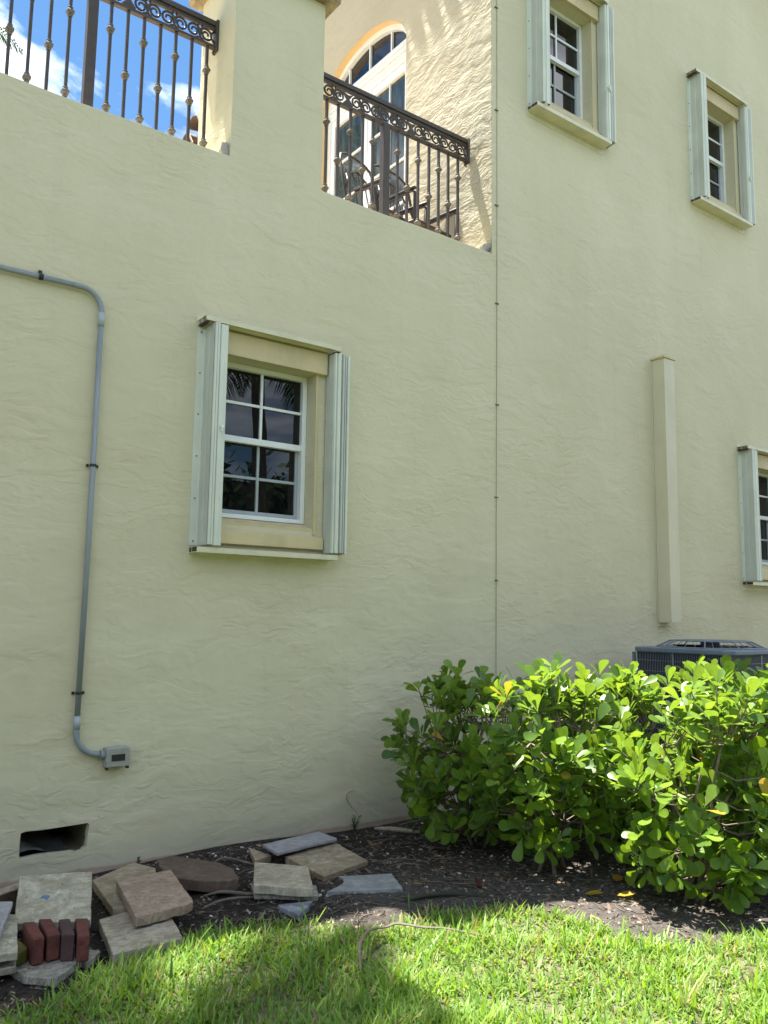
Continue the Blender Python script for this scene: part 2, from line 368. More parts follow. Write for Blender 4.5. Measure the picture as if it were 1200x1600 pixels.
# grass: one mesh of many bent blades
def blades(name, n, x0, x1, y0, scale=1.0, dens_fade=None):
    X = rng.uniform(x0, x1, n); Y = rng.uniform(y0, -1.15, n)
    e = edge(X)+rng.normal(0, .028, n)+(rng.random(n) < .05)*rng.exponential(.06, n)
    keep = (Y < e) & ~((X > 1.33) & (X < 1.73) & (Y > -1.37)) & ~((X > .94) & (X < 1.3) & (Y > -1.43))
    X = X[keep]; Y = Y[keep]; n = len(X)
    clump = np.sin(X*7.1+np.sin(Y*5)*2)*np.sin(Y*8.3+X*2)
    edged = np.clip((edge(X)-Y)/.25, 0, 1)
    ln = (rng.uniform(.04, .095, n)+.02*clump)*scale; tall = rng.random(n) < .03; ln[tall] *= 1.5
    wd = rng.uniform(.0026, .0048, n)*scale
    az = rng.uniform(0, 2*np.pi, n); lean = rng.uniform(.05, 1.05, n); curl = rng.uniform(.1, 1.0, n)
    dx, dy = np.cos(az), np.sin(az); px, py = -dy, dx
    z0 = gz(X, Y)-.008
    ts = np.array([0, .4, .75, 1.]); ws = np.array([.7, 1., .75, .06])
    P = np.zeros((n, 8, 3))
    ang = lean[:, None]+curl[:, None]*ts[None, :]
    seg = np.diff(ts, prepend=0)
    hx = np.cumsum(np.sin(ang)*seg, 1)*ln[:, None]; hz = np.cumsum(np.cos(ang)*seg, 1)*ln[:, None]
    tw = rng.normal(0, .5, n)
    for k in range(4):
        cx = X+dx*hx[:, k]; cyy = Y+dy*hx[:, k]; cz = z0+np.maximum(hz[:, k], .0)
        for s_, q in ((-1, 0), (1, 1)):
            P[:, 2*k+q, 0] = cx+s_*px*wd*ws[k]; P[:, 2*k+q, 1] = cyy+s_*py*wd*ws[k]; P[:, 2*k+q, 2] = cz+s_*wd*ws[k]*.3*np.sin(tw)
    quad = np.array([[0, 1, 3, 2], [2, 3, 5, 4], [4, 5, 7, 6]])
    F = (np.arange(n)[:, None, None]*8+quad[None]).reshape(-1)
    me = bpy.data.meshes.new(name); me.vertices.add(n*8); me.vertices.foreach_set('co', P.reshape(-1))
    me.loops.add(len(F)); me.loops.foreach_set('vertex_index', F.astype(np.int32)); nf = len(F)//4
    me.polygons.add(nf); me.polygons.foreach_set('loop_start', np.arange(0, nf*4, 4, dtype=np.int32))
    me.update(calc_edges=True)
    g1 = np.array([.09, .19, .030]); g2 = np.array([.25, .395, .065]); dry = np.array([.34, .30, .15])
    t = np.clip(rng.normal(.45, .28, n)+.15*clump, 0, 1)[:, None]
    c = g1*(1-t)+g2*t
    patch = np.sin(X*4.3+1.7*np.sin(Y*3.1))*np.sin(Y*6.1+.7)
    dr = (rng.random(n) < .07+.16*np.clip(patch, 0, 1))
    c[dr] = dry*rng.uniform(.6, 1.1, (dr.sum(), 1))
    cc = np.ones((n, 8, 4)); cc[:, :, :3] = c[:, None, :]
    at = me.color_attributes.new('tint', 'FLOAT_COLOR', 'POINT'); at.data.foreach_set('color', cc.reshape(-1))
    me.polygons.foreach_set('use_smooth', np.ones(nf, dtype=bool))
    return me
def blade_obj(me, label):
    o = link('grass', me, M['grass']); tag(o, label, 'grass', None, 'stuff')
blade_obj(blades('lawn_near', 112000, .3, 5.2, -4.1), 'short green lawn grass in front of the soil bed, dappled with sun')
blade_obj(blades('lawn_far', 60000, -4, 10, -8.5, 1.35), 'lawn grass spreading around and behind the viewpoint')

# mulch, pebbles, twigs: uncountable litter
def litter(name, n, label, mat_list, shape, region):
    vs = []; fs = []; mi = []
    for i in range(n):
        x, y = region()
        z = float(gz(x, y))
        a, b_, h, jit = shape()
        an = random.uniform(0, 2*math.pi); ti = random.gauss(0, .25); ca, sa = math.cos(an), math.sin(an)
        base = len(vs)
        for (u, v, q) in ((-1,-1,0),(1,-1,0),(1,1,0),(-1,1,0),(-1,-1,1),(1,-1,1),(1,1,1),(-1,1,1)):
            k = 1-(.35*q)
            U = u*a*k*random.uniform(1-jit, 1+jit); V_ = v*b_*k*random.uniform(1-jit, 1+jit); Q = q*h*random.uniform(1-jit, 1+jit)-.002+U*ti
            vs.append((x+U*ca-V_*sa, y+U*sa+V_*ca, z+Q+abs(ti)*a*.6))
        for f in ((0,3,2,1),(4,5,6,7),(0,1,5,4),(1,2,6,5),(2,3,7,6),(3,0,4,7)): fs.append(tuple(base+k for k in f))
        m_ = random.randrange(len(mat_list)); mi += [m_]*6
    me = mesh(name, vs, fs); [me.materials.append(m_) for m_ in mat_list]; me.polygons.foreach_set('material_index', mi)
    o = link(name, me); tag(o, label, name.replace('_', ' '), None, 'stuff'); return o
def reg_bed(x0=.5, x1=5.4, bias=1.0):
    def f():
        while True:
            x = random.uniform(x0, x1); y = -.02-random.random()**bias*3.0
            if y > float(edge(x))-.02: return x, y
    return f
M['chip1'] = mat_simple('dark mulch chip', (.030, .022, .016), .9, var=.3); M['chip2'] = mat_simple('brown mulch chip', (.085, .060, .043), .9, var=.3)
M['chip3'] = mat_simple('grey mulch chip', (.17, .15, .125), .9, var=.3)
M['peb'] = mat_simple('white pebble', (.50, .48, .43), .8, var=.15); M['peb2'] = mat_simple('tan pebble', (.30, .25, .19), .8, var=.15)
litter('mulch', 9000, 'dark brown mulch chips strewn over the soil bed by the wall', [M['chip1'], M['chip1'], M['chip2'], M['chip2'], M['chip3']],
       lambda: (random.uniform(.004, .02), random.uniform(.002, .005), random.uniform(.002, .005), .3), reg_bed(bias=1.25))
litter('gravel', 2000, 'small white and tan pebbles scattered on the dark soil', [M['peb'], M['peb2'], M['chip3']],
       lambda: ((lambda r_: (r_, r_*.7, r_*.6, .35))(random.choice([.0025, .003, .004, .004, .005, .006, .008, .011]))), reg_bed())
M['lit1'] = mat_simple('tan dead leaf', (.22, .155, .09), .8, var=.3); M['lit2'] = mat_simple('brown dead leaf', (.12, .075, .045), .8, var=.3)
def reg_litter():
    while True:
        x = random.gauss(3.9, .9); y = random.gauss(-1.1, .9)
        if 1.2 < x < 5.4 and -.03 > y > float(edge(x)): return x, y
litter('leaf_litter', 420, 'curled dead brown leaves lying on the soil around and under the hedge', [M['lit1'], M['lit2'], M['lit2']],
       lambda: (random.uniform(.012, .034), random.uniform(.006, .014), random.uniform(.001, .003), .5), reg_litter)
tw = MB(); reg = reg_bed(1.6, 5.2)
for i in range(700):
    x, y = reg(); a = random.uniform(0, 6.28); ln = random.uniform(.04, .26); p = []
    for k in range(5):
        p.append((x, y, float(gz(x, y))+random.uniform(.001, .010))); a += random.gauss(0, .3); x += math.cos(a)*ln/5; y += math.sin(a)*ln/5
    if any(q[1] > -.02 for q in p): continue
    tw.tube(p, [random.uniform(.0012, .0034)]*4+[.0006], 4)
tag(tw.build('twigs', M['root'], smooth=True, fix=False), 'thin grey brown twigs and rootlets littering the soil bed', 'twigs', None, 'stuff')

# ------------------------------------------------------------------ house
H = empty('house', (4.9, .3, 0), 'cream yellow stucco two storey house with roof terrace, shuttered windows and arched door', 'house')
HI = Matrix.Translation((-4.9, -.3, 0))
def hp(o):
    o.parent = H; o.matrix_parent_inverse = HI; return o
PT = .58   # parapet thickness
def wall_mesh(x0, x1, z0, z1, holes, T, rag=None, top_wob=0):
    def lines(a, b, hs, step):
        L_ = sorted(set([a, b]+[h for h in hs if a < h < b])); out_ = []
        for p, q in zip(L_, L_[1:]):
            k = max(1, int(round((q-p)/step))); out_ += [p+(q-p)*i/k for i in range(k)]
        return out_+[b]
    X = lines(x0, x1, [h[0] for h in holes]+[h[1] for h in holes], .3); Z = lines(z0, z1, [h[2] for h in holes]+[h[3] for h in holes], .3)
    mb = MB(); nx, nz_ = len(X), len(Z); eps = 1e-6
    def inh(x, z): return any(h[0] < x < h[1] and h[2] < z < h[3] for h in holes)
    tops = [top_wob*(math.sin(3.1*x)+.7*math.sin(7.7*x+1)+.5*math.sin(19*x)) for x in X]
    for y in (0, T):
        for j, z in enumerate(Z):
            for i, x in enumerate(X): mb.v.append((x, y, z+(tops[i] if abs(z-4.65) < .001 else 0)))
    B = nx*nz_
    cell = [[not inh((X[i]+X[i+1])/2, (Z[j]+Z[j+1])/2) for i in range(nx-1)] for j in range(nz_-1)]
    for j in range(nz_-1):
        for i in range(nx-1):
            if not cell[j][i]: continue
            a, b_, c, d = j*nx+i, j*nx+i+1, (j+1)*nx+i+1, (j+1)*nx+i
            mb.f.append((a, b_, c, d)); mb.f.append((B+a, B+d, B+c, B+b_))
            if i == 0 or not cell[j][i-1]: mb.f.append((a, d, B+d, B+a))
            if i == nx-2 or not cell[j][i+1]: mb.f.append((b_, B+b_, B+c, c))
            if j == 0 or not cell[j-1][i]: mb.f.append((a, B+a, B+b_, b_))
            if j == nz_-2 or not cell[j+1][i]: mb.f.append((d, c, B+c, B+d))
    return mb
VH = (1.24, 1.72, .09, .33)
WIN = [(2.203, 1.925), (5.352, 6.20), (7.935, 6.125), (8.69, 1.93)]      # lower left corner of each shutter assembly
def wopen(w_): return (w_[0]+.20, w_[0]+.927, w_[1]+.165, w_[1]+1.305)
low = wall_mesh(-7, 4.9, -.3, 6.15, [VH, wopen(WIN[0]), (-7.01, 2.39, 4.65, 6.16), (3.14, 4.91, 4.65, 6.16)], PT, top_wob=.004)
lo_ = low.build('wall', M['stucco']); hp(lo_)
bwa = lo_.data.attributes.new('bevel_weight_edge', 'FLOAT', 'EDGE')
for e_ in lo_.data.edges:
    za, zb = (lo_.data.vertices[q].co for q in e_.vertices)
    if min(za.z, zb.z) > 4.62 and abs(za.z-4.65) < .02 and abs(zb.z-4.65) < .02: bwa.data[e_.index].value = 1
    if min(za.z, zb.z) > 4.62 and abs(za.x-zb.x) < .001 and abs(za.y-zb.y) < .001 and min(abs(za.x-2.39), abs(za.x-3.14)) < .002: bwa.data[e_.index].value = 1
bv = lo_.modifiers.new('bevel', 'BEVEL'); bv.limit_method = 'WEIGHT'; bv.width = .014; bv.segments = 3
# ragged plaster lip round the vent hole, flush with the wall face
vp = [(1.291,.279),(1.32,.285),(1.397,.281),(1.515,.283),(1.60,.285),(1.654,.287),(1.668,.274),(1.663,.23),(1.661,.199),(1.659,.151),(1.64,.137),(1.608,.128),(1.58,.137),(1.55,.139),(1.436,.144),(1.38,.141),(1.329,.140),(1.296,.140),(1.290,.155),(1.288,.21)]
cx, cz = 1.478, .21; ring = MB()
def on_rect(x, z):
    dx, dz = x-cx, z-cz; k = min((.24/abs(dx)) if dx else 9, (.12/abs(dz)) if dz else 9); return cx+dx*k, cz+dz*k
angs = sorted([(math.atan2(z-cz, x-cx), x, z, None) for x, z in vp]+[(math.atan2(z-cz, x-cx), None, None, (x, z)) for x in (1.24, 1.72) for z in (.09, .33)])
def inner_at(a):
    best = min(vp, key=lambda p: abs((math.atan2(p[1]-cz, p[0]-cx)-a+math.pi) % (2*math.pi)-math.pi)); return best
ins = []; outs = []
for a, x, z, q in angs:
    if q: ins.append(inner_at(a)); outs.append((cx+(q[0]-cx), cz+(q[1]-cz)))
    else: ins.append((x, z)); outs.append(on_rect(x, z))
outs = [(1.478+(x-1.478)*1.015, .21+(z-.21)*1.03) for x, z in outs]
n = len(ins)
ring.v = [(x, -.0008, z) for x, z in outs]+[(x, -.0008, z) for x, z in ins]+[(x, .05+.01*math.sin(k*2.), z) for k, (x, z) in enumerate(ins)]
for k in range(n):
    k2 = (k+1) % n
    if outs[k] != outs[k2]: ring.f.append((k, k2, n+k2, n+k) if ins[k] != ins[k2] else (k, k2, n+k))
    if ins[k] != ins[k2]: ring.f.append((n+k, n+k2, 2*n+k2, 2*n+k))
hp(ring.build('vent_surround', M['stucco']))
hp(box('vent_dark_backing', (1.18, .581, .02), (1.78, 1.2, .40), M['dark']))  # black box closing the vent hole, its colour stands for crawl space shade
sh = MB()   # crumpled sheet pushed into the vent
nx_, ny_ = 14, 8
for j in range(ny_):
    for i in range(nx_):
        u, v = i/(nx_-1), j/(ny_-1)
        sh.v.append((1.28+.33*u, .055+.40*v, .10+.055*(1-u)+.03*math.sin(5*u+4*v)+.09*v*(1-u)+.012*math.sin(17*u)*math.sin(13*v)))
for j in range(ny_-1):
    for i in range(nx_-1): sh.f.append((j*nx_+i, j*nx_+i+1, (j+1)*nx_+i+1, (j+1)*nx_+i))
tag(sh.build('crumpled_sheet', M['sheet'], smooth=True, fix=False), 'crumpled grey sheet stuffed inside the open vent hole', 'sheet')

tall = wall_mesh(4.9, 13, -.3, 9.96, [wopen(w_) for w_ in WIN[1:]], .3)
tall_o = hp(tall.build('wall', M['stucco']))
# side wall of the tall block facing the terrace, with the arched door opening
AC_, AW, ASP, AR = 2.05, .8, 7.4, .5; DB = 4.55
def arch_pts(n=28): return [(AC_-AW*math.cos(math.pi*k/n), ASP+AR*math.sin(math.pi*k/n)) for k in range(n+1)]
sw = MB(); ap = arch_pts(); A0, A1 = AC_-AW, AC_+AW
def sq(y0, z0, y1, z1, x=4.9): sw.add([(x, y0, z0), (x, y1, z0), (x, y1, z1), (x, y0, z1)], [(0, 3, 2, 1)])
sq(.3, 4.0, A0, 9.96); sq(A1, 4.0, 4.6, 9.96); sq(A0, 4.0, A1, DB)
for (ya, za), (yb, zb) in zip(ap, ap[1:]):
    sw.add([(4.9, ya, za), (4.9, yb, zb), (4.9, yb, 9.96), (4.9, ya, 9.96)], [(0, 3, 2, 1)])
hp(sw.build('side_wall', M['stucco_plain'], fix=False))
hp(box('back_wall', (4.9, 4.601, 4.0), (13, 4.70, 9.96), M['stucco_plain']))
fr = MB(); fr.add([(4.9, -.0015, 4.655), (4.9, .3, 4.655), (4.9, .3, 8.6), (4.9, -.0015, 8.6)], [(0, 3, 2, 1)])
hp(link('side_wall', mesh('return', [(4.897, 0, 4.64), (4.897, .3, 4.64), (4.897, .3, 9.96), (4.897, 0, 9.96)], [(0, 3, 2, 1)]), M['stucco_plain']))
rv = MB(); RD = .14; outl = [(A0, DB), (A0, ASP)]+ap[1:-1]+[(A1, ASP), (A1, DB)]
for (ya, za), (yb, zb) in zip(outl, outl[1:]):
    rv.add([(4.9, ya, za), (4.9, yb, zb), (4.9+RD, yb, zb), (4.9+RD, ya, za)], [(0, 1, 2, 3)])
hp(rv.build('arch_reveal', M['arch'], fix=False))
hp(box('terrace_floor', (-7, .581, 4.35), (4.899, 9, 4.55), M['terrace']))
# roofs with barrel tile eaves, above the frame; their shade falls on the terrace wall
rf = hp(box('roof', (4.712, -.35, 9.97), (13.4, 4.75, 10.15), M['trim']))
def barrel(name, p0, p1, r_, parent, mat):
    a = Vector(p0); b_ = Vector(p1); t = (b_-a).normalized(); s_ = t.cross(Vector((0, 0, 1))).normalized(); u = s_.cross(t)
    mb = MB(); m_ = 8
    for q, rr in ((a, r_), (b_, r_*.82)):
        for k in range(m_+1):
            an = math.pi*k/m_; mb.v.append(tuple(q+s_*math.cos(an)*rr+u*math.sin(an)*rr))
        for k in range(m_+1):
            an = math.pi*k/m_; mb.v.append(tuple(q+s_*math.cos(an)*(rr-.014)+u*math.sin(an)*(rr-.014)))
    W_ = m_+1
    for k in range(m_):
        mb.f += [(k, k+1, 2*W_+k+1, 2*W_+k), (W_+k+1, W_+k, 3*W_+k, 3*W_+k+1), (k, W_+k, W_+k+1, k+1), (2*W_+k, 2*W_+k+1, 3*W_+k+1, 3*W_+k)]
    mb.f += [(0, 2*W_, 3*W_, W_), (m_, W_+m_, 3*W_+m_, 2*W_+m_)]
    o_ = mb.build(name, mat, smooth=True, fix=False); o_.parent = parent
    if parent is rf: o_.matrix_parent_inverse = rf.matrix_world.inverted()
    return o_
for k in range(19):
    barrel('roof_tile', (4.682, -.2+k*.26, 10.16), (5.2, -.2+k*.26, 10.30), .095, rf, M['roof_tile'])
# pillar between the two railings, with stone coping
M['coping'] = mat_stone('weathered coping stone', (.16, .12, .06), (.30, .24, .13), (.38, .33, .22), .5)
hp(box('coping', (2.30, -.09, 6.152), (3.23, .67, 6.27), M['coping'], bevel=.02))
# rough cement patches in the corners by the railings
def lump(name, c, r_, mat, label=None, parent=None, seed=0, sq_=(1, 1, 1)):
    bm = bmesh.new(); bmesh.ops.create_icosphere(bm, subdivisions=2, radius=1)
    rd = random.Random(seed)
    for v in bm.verts:
        k = 1+rd.uniform(-.22, .22); v.co = Vector((v.co.x*r_*k*sq_[0], v.co.y*r_*k*sq_[1], v.co.z*r_*k*sq_[2]))+Vector(c)
    me = bpy.data.meshes.new(name); bm.to_mesh(me); bm.free(); return link(name, me, mat)
hp(lump('cement_patch', (2.375, .06, 4.71), .05, M['concrete'], seed=3, sq_=(.7, 1, 1.4)))
hp(lump('cement_patch', (4.87, .06, 4.69), .045, M['concrete'], seed=4, sq_=(.9, 1.2, 1.1)))

# ------------------------------------------------------------------ arched door
DX = 4.9+RD-.02
def ellip(dw, dr, n=28): return [(AC_-(AW-dw)*math.cos(math.pi*k/n), ASP+(AR-dr)*math.sin(math.pi*k/n)) for k in range(n+1)]
dm = MB()
oa = [(A0, DB)]+ellip(0, 0)+[(A1, DB)]; ia = [(A0+.06, DB)]+ellip(.06, .06)+[(A1-.06, DB)]
k = len(oa)
dm.v = [(DX-.04, y, z) for y, z in oa]+[(DX-.04, y, z) for y, z in ia]+[(DX+.05, y, z) for y, z in ia]
for q in range(k-1): dm.f += [(q, q+1, k+q+1, k+q), (k+q, k+q+1, 2*k+q+1, 2*k+q)]
door = hp(dm.build('door', M['white'], fix=False)); 
def dp(o_): o_.parent = door; o_.matrix_parent_inverse = Matrix.Identity(4); return o_
def dbox(name, y0, z0, y1, z1, x0=-.03, x1=.03, mat='white', bev=.004): return dp(box(name, (DX+x0, y0, z0), (DX+x1, y1, z1), M[mat], bevel=bev))
door.parent = H; door.matrix_parent_inverse = HI
TR0, TR1 = 7.27, 7.52
dbox('transom', A0+.055, TR0, A1-.055, TR1, -.035)
for zz in (7.33, 7.385, 7.45): dbox('moulding', A0+.06, zz, A1-.06, zz+.02, -.052, -.034, bev=.003)
fan = [(A0+.06, TR1)]+[p for p in ellip(.06, .06) if p[1] > TR1]+[(A1-.06, TR1)]
fm = MB(); fm.add([(DX+.01, y, z) for y, z in fan], [tuple(range(len(fan)))])
dp(fm.build('pane', M['glass'], fix=False))
for yb in (1.65, 2.05, 2.45):
    zt = ASP+(AR-.06)*math.sqrt(max(0, 1-((yb-AC_)/(AW-.06))**2)); dbox('muntin', yb-.011, TR1, yb+.011, zt, -.015, .012, bev=.002)
for (la, lb) in ((A0+.06, AC_-.005), (AC_+.005, A1-.06)):
    dbox('door_leaf', la, DB, la+.075, TR0-.004); dbox('door_leaf', lb-.075, DB, lb, TR0-.004)
    dbox('door_leaf', la+.076, TR0-.10, lb-.076, TR0-.004, -.028); dbox('door_leaf', la+.076, DB, lb-.076, DB+.24, -.028)
    ga, gb, g0, g1 = la+.076, lb-.076, DB+.24, TR0-.10
    gm_ = MB(); nrow = 5
    for r_ in range(nrow):
        for c_ in range(2):
            y0 = ga+(gb-ga)*c_/2; y1 = ga+(gb-ga)*(c_+1)/2; z0 = g0+(g1-g0)*r_/nrow; z1 = g0+(g1-g0)*(r_+1)/nrow
            pm = MB().add([(DX+.008, y0, z0), (DX+.008, y1, z0), (DX+.008, y1, z1), (DX+.008, y0, z1)], [(0, 3, 2, 1)])
            dp(pm.build('pane', M['door_glass'], fix=False))
    for r_ in range(1, nrow):
        z = g0+(g1-g0)*r_/nrow; dbox('muntin', ga, z-.011, gb, z+.011, -.012, .012, bev=.002)
    dbox('muntin', (ga+gb)/2-.009, g0, (ga+gb)/2+.009, g1, -.010, .012, bev=.002)

# ------------------------------------------------------------------ shuttered windows
def window(wx, wz, style):
    def P(a, b_): return ((wx+a[0], a[1], wz+a[2]), (wx+b_[0], b_[1], wz+b_[2]))
    ox0, ox1, oz0, oz1 = .20, .927, .165, 1.305
    gy = .13; fx0, fx1, fz0, fz1 = ox0+.002, ox1-.002, oz0+.055, oz1-.002
    m = MB()   # outer frame
    m.box(*P((fx0, gy-.02, fz0), (fx0+.035, gy+.06, fz1))); m.box(*P((fx1-.035, gy-.02, fz0), (fx1, gy+.06, fz1)))
    m.box(*P((fx0+.035, gy-.02, fz1-.035), (fx1-.035, gy+.06, fz1))); m.box(*P((fx0+.035, gy-.02, fz0), (fx1-.035, gy+.06, fz0+.03)))
    win = hp(m.build('window', M['white'], bevel=.003))
    def c(name, a, b_, mat, bev=.003):
        o_ = box(name, *P(a, b_), M[mat], bevel=bev); o_.parent = win; return o_
    mid = (fz0+fz1)/2+.01; ix0, ix1 = fx0+.036, fx1-.036; cxm = (ix0+ix1)/2
    # upper sash (outer), lower sash (inner, screened look)
    c('sash_rail', (ix0, gy-.012, mid-.022), (ix1, gy+.03, mid+.022), 'white')
    c('sash_stile', (ix0, gy+.025, fz0+.031), (ix0+.022, gy+.05, mid-.023), 'screen_frame'); c('sash_stile', (ix1-.022, gy+.025, fz0+.031), (ix1, gy+.05, mid-.023), 'screen_frame')
    c('sash_rail', (ix0+.022, gy+.025, fz0+.031), (ix1-.022, gy+.05, fz0+.063), 'screen_frame')
    uz0, uz1 = mid+.022, fz1-.036; lz0, lz1 = fz0+.063, mid-.022
    for (z0, z1, yy, mt, xa, xb) in ((uz0, uz1, gy+.012, 'white', ix0, ix1), (lz0, lz1, gy+.036, 'screen_frame', ix0+.022, ix1-.022)):
        zm = (z0+z1)/2
        c('muntin', (cxm-.010, yy-.012, z0), (cxm+.010, yy+.004, z1), mt, .002)
        c('muntin', (xa, yy-.010, zm-.010), (cxm-.0105, yy+.004, zm+.010), mt, .002); c('muntin', (cxm+.0105, yy-.010, zm-.010), (xb, yy+.004, zm+.010), mt, .002)
        for (xa_, xb_) in ((xa, cxm), (cxm, xb)):
            for (za, zb) in ((z0, zm), (zm, z1)):
                o_ = MB().box(*P((xa_, yy+.005, za), (xb_, yy+.012, zb+(.015 if mt != 'white' and zb > z1-.01 else 0)))).build('pane', M['glass']); o_.parent = win
    # sloping sill, plaster step, trim boards
    sm = MB(); sm.prism([(0, oz0-.0), (0, oz0+.012), (gy-.021, fz0-.004), (gy+.05, fz0-.004), (gy+.05, oz0)], 0, 1, 0)
    sm.v = [(wx+ox0+.001+v[0]*(ox1-ox0-.002), v[1]+(-.002 if v[1] == 0 else 0), wz+v[2]) for v in sm.v]
    o_ = sm.build('sill', M['trim']); o_.parent = win
    c('jamb_trim', (ox1+.001, -.012, oz0-.03), (ox1+.022, -.001, oz1+.0), 'trim')
    c('header_board', (.12, -.045, 1.302), (1.0, -.001, 1.462), 'trim', .004)
    c('lower_board', (.12, -.035, .03), (1.0, -.001, .118), 'trim', .004)
    # top and bottom tracks: channels that carry the shutter blades
    t0, t1 = -.008, 1.085
    m = MB(); m.box(*P((t0, -.004, 1.47), (t1-.0, -.0015, 1.532))); m.box(*P((t0+.01, -.13, 1.503), (t1-.02, -.0045, 1.508)))
    m.box(*P((t0+.01, -.13, 1.474), (t1-.02, -.126, 1.5025))); m.box(*P((t0+.01, -.05, 1.474), (t1-.02, -.046, 1.5025)))
    o_ = m.build('shutter_track', M['track']); o_.parent = win
    m = MB(); m.box(*P((t0, -.004, -.092), (t1-.0, -.0015, -.02))); m.box(*P((t0+.01, -.13, -.043), (t1-.02, -.0045, -.038)))
    m.box(*P((t0+.01, -.13, -.0375), (t1-.02, -.126, -.008))); m.box(*P((t0+.01, -.05, -.0375), (t1-.02, -.046, -.008)))
    o_ = m.build('shutter_track', M['track']); o_.parent = win
    def blade(poly, z0, z1, mat, name='shutter_blade', th=.003):
        # thin folded strip: offset a polyline in plan by th and extrude it upwards
        pts = [Vector((p[0], p[1], 0)) for p in poly]; L1 = []; L2 = []
        for i, p in enumerate(pts):
            t = (pts[min(i+1, len(pts)-1)]-pts[max(i-1, 0)]).normalized(); n_ = Vector((-t.y, t.x, 0))*th/2
            L1.append(p+n_); L2.append(p-n_)
        pl = [(wx+p.x, p.y) for p in L1+L2[::-1]]
        o2 = MB().prism(pl, wz+z0, wz+z1, 2).build(name, M[mat]); o2.parent = win; return o2
    # left stack
    Z0, Z1 = .006, 1.455
    blade([(.0, -.003), (.046, -.003), (.050, -.012), (.054, -.012)], Z0, Z1, 'shutter', 'shutter_flange')
    blade([(.054, -.014), (.056, -.07), (.060, -.075), (.058, -.138)], Z0, Z1+.006, 'shutter_shade')
    blade([(.064, -.138), (.068, -.146), (.078, -.148), (.080, -.10), (.086, -.04)], Z0+.003, Z1+.01, 'shutter')
    blade([(.092, -.04), (.088, -.10), (.084, -.147), (.094, -.150), (.096, -.14), (.110, -.05)], Z0+.003, Z1+.012, 'shutter')
    blade([(.100, -.139), (.104, -.151), (.130, -.146), (.146, -.150), (.150, -.153), (.150, -.12)], Z0-.002, Z1+.004, 'shutter', 'shutter_lead_blade')
    for q in range(6):
        zs = .035+q*.278
        if abs(zs) < 3:
            s_ = MB(); s_.tube([(wx+.026, -.004, wz+zs), (wx+.026, -.010, wz+zs)], .0045, 8); o_ = s_.build('screw', M['screw'], smooth=False); o_.parent = win
    # right stack
    r0 = 1.012
    blade([(r0, -.012), (r0+.003, -.05), (r0-.002, -.056), (r0+.006, -.100)], Z0, Z1, 'shutter_shade')
    blade([(r0+.009, -.098), (r0+.013, -.112), (r0+.022, -.114), (r0+.024, -.104), (r0+.020, -.03)], Z0+.002, Z1+.006, 'shutter')
    blade([(r0+.030, -.06), (r0+.031, -.108), (r0+.036, -.118), (r0+.058, -.118), (r0+.062, -.108), (r0+.052, -.05)], Z0+.002, Z1+.008, 'shutter')
    blade([(r0+.070, -.04), (r0+.076, -.09), (r0+.074, -.096), (r0+.080, -.113), (r0+.092, -.114)], Z0+.004, Z1+.008, 'shutter_shade')
    blade([(r0+.098, -.06), (r0+.100, -.113), (r0+.106, -.116), (r0+.110, -.09)], Z0+.004, Z1+.004, 'shutter_shade')
    blade([(r0+.116, -.112), (r0+.120, -.120), (r0+.130, -.121), (r0+.133, -.09), (r0+.142, -.004), (r0+.17, -.003)], Z0, Z1+.004, 'shutter')
    for (xa, xb, za, zb) in ((.004, .03, 1.46, 1.473), (1.03, 1.06, 1.46, 1.473), (.004, .03, -.037, -.009), (1.03, 1.06, -.037, -.009)):
        b_ = box('track_end', (wx+xa, -.118, wz+za), (wx+xb, -.008, wz+zb), M['rust']); b_.parent = win
    if style == 0:
        kx, kz = .112, .775
        m = MB(); m.tube([(wx+kx+.018, -.152, wz+kz), (wx+kx+.018, -.166, wz+kz)], .011, 12); m.box(*P((kx+.010, -.162, kz-.03), (kx+.022, -.1535, kz-.002)))
        o_ = m.build('shutter_lock', M['white']); o_.parent = win
    else:
        m = MB(); m.box(*P((r0+.036, -.135, .52), (r0+.054, -.121, .58))); m.tube([(wx+r0-.03, -.12, wz+.50), (wx+r0-.015, -.125, wz+.545), (wx+r0+.040, -.130, wz+.548)], .005, 6)
        o_ = m.build('shutter_lock', M['shutter']); o_.parent = win
    return win
labels = ['pale green shutters folded open round a cream recess', None, None, None]
for k_, w_ in enumerate(WIN): window(w_[0], w_[1], 0 if k_ == 0 else 1)

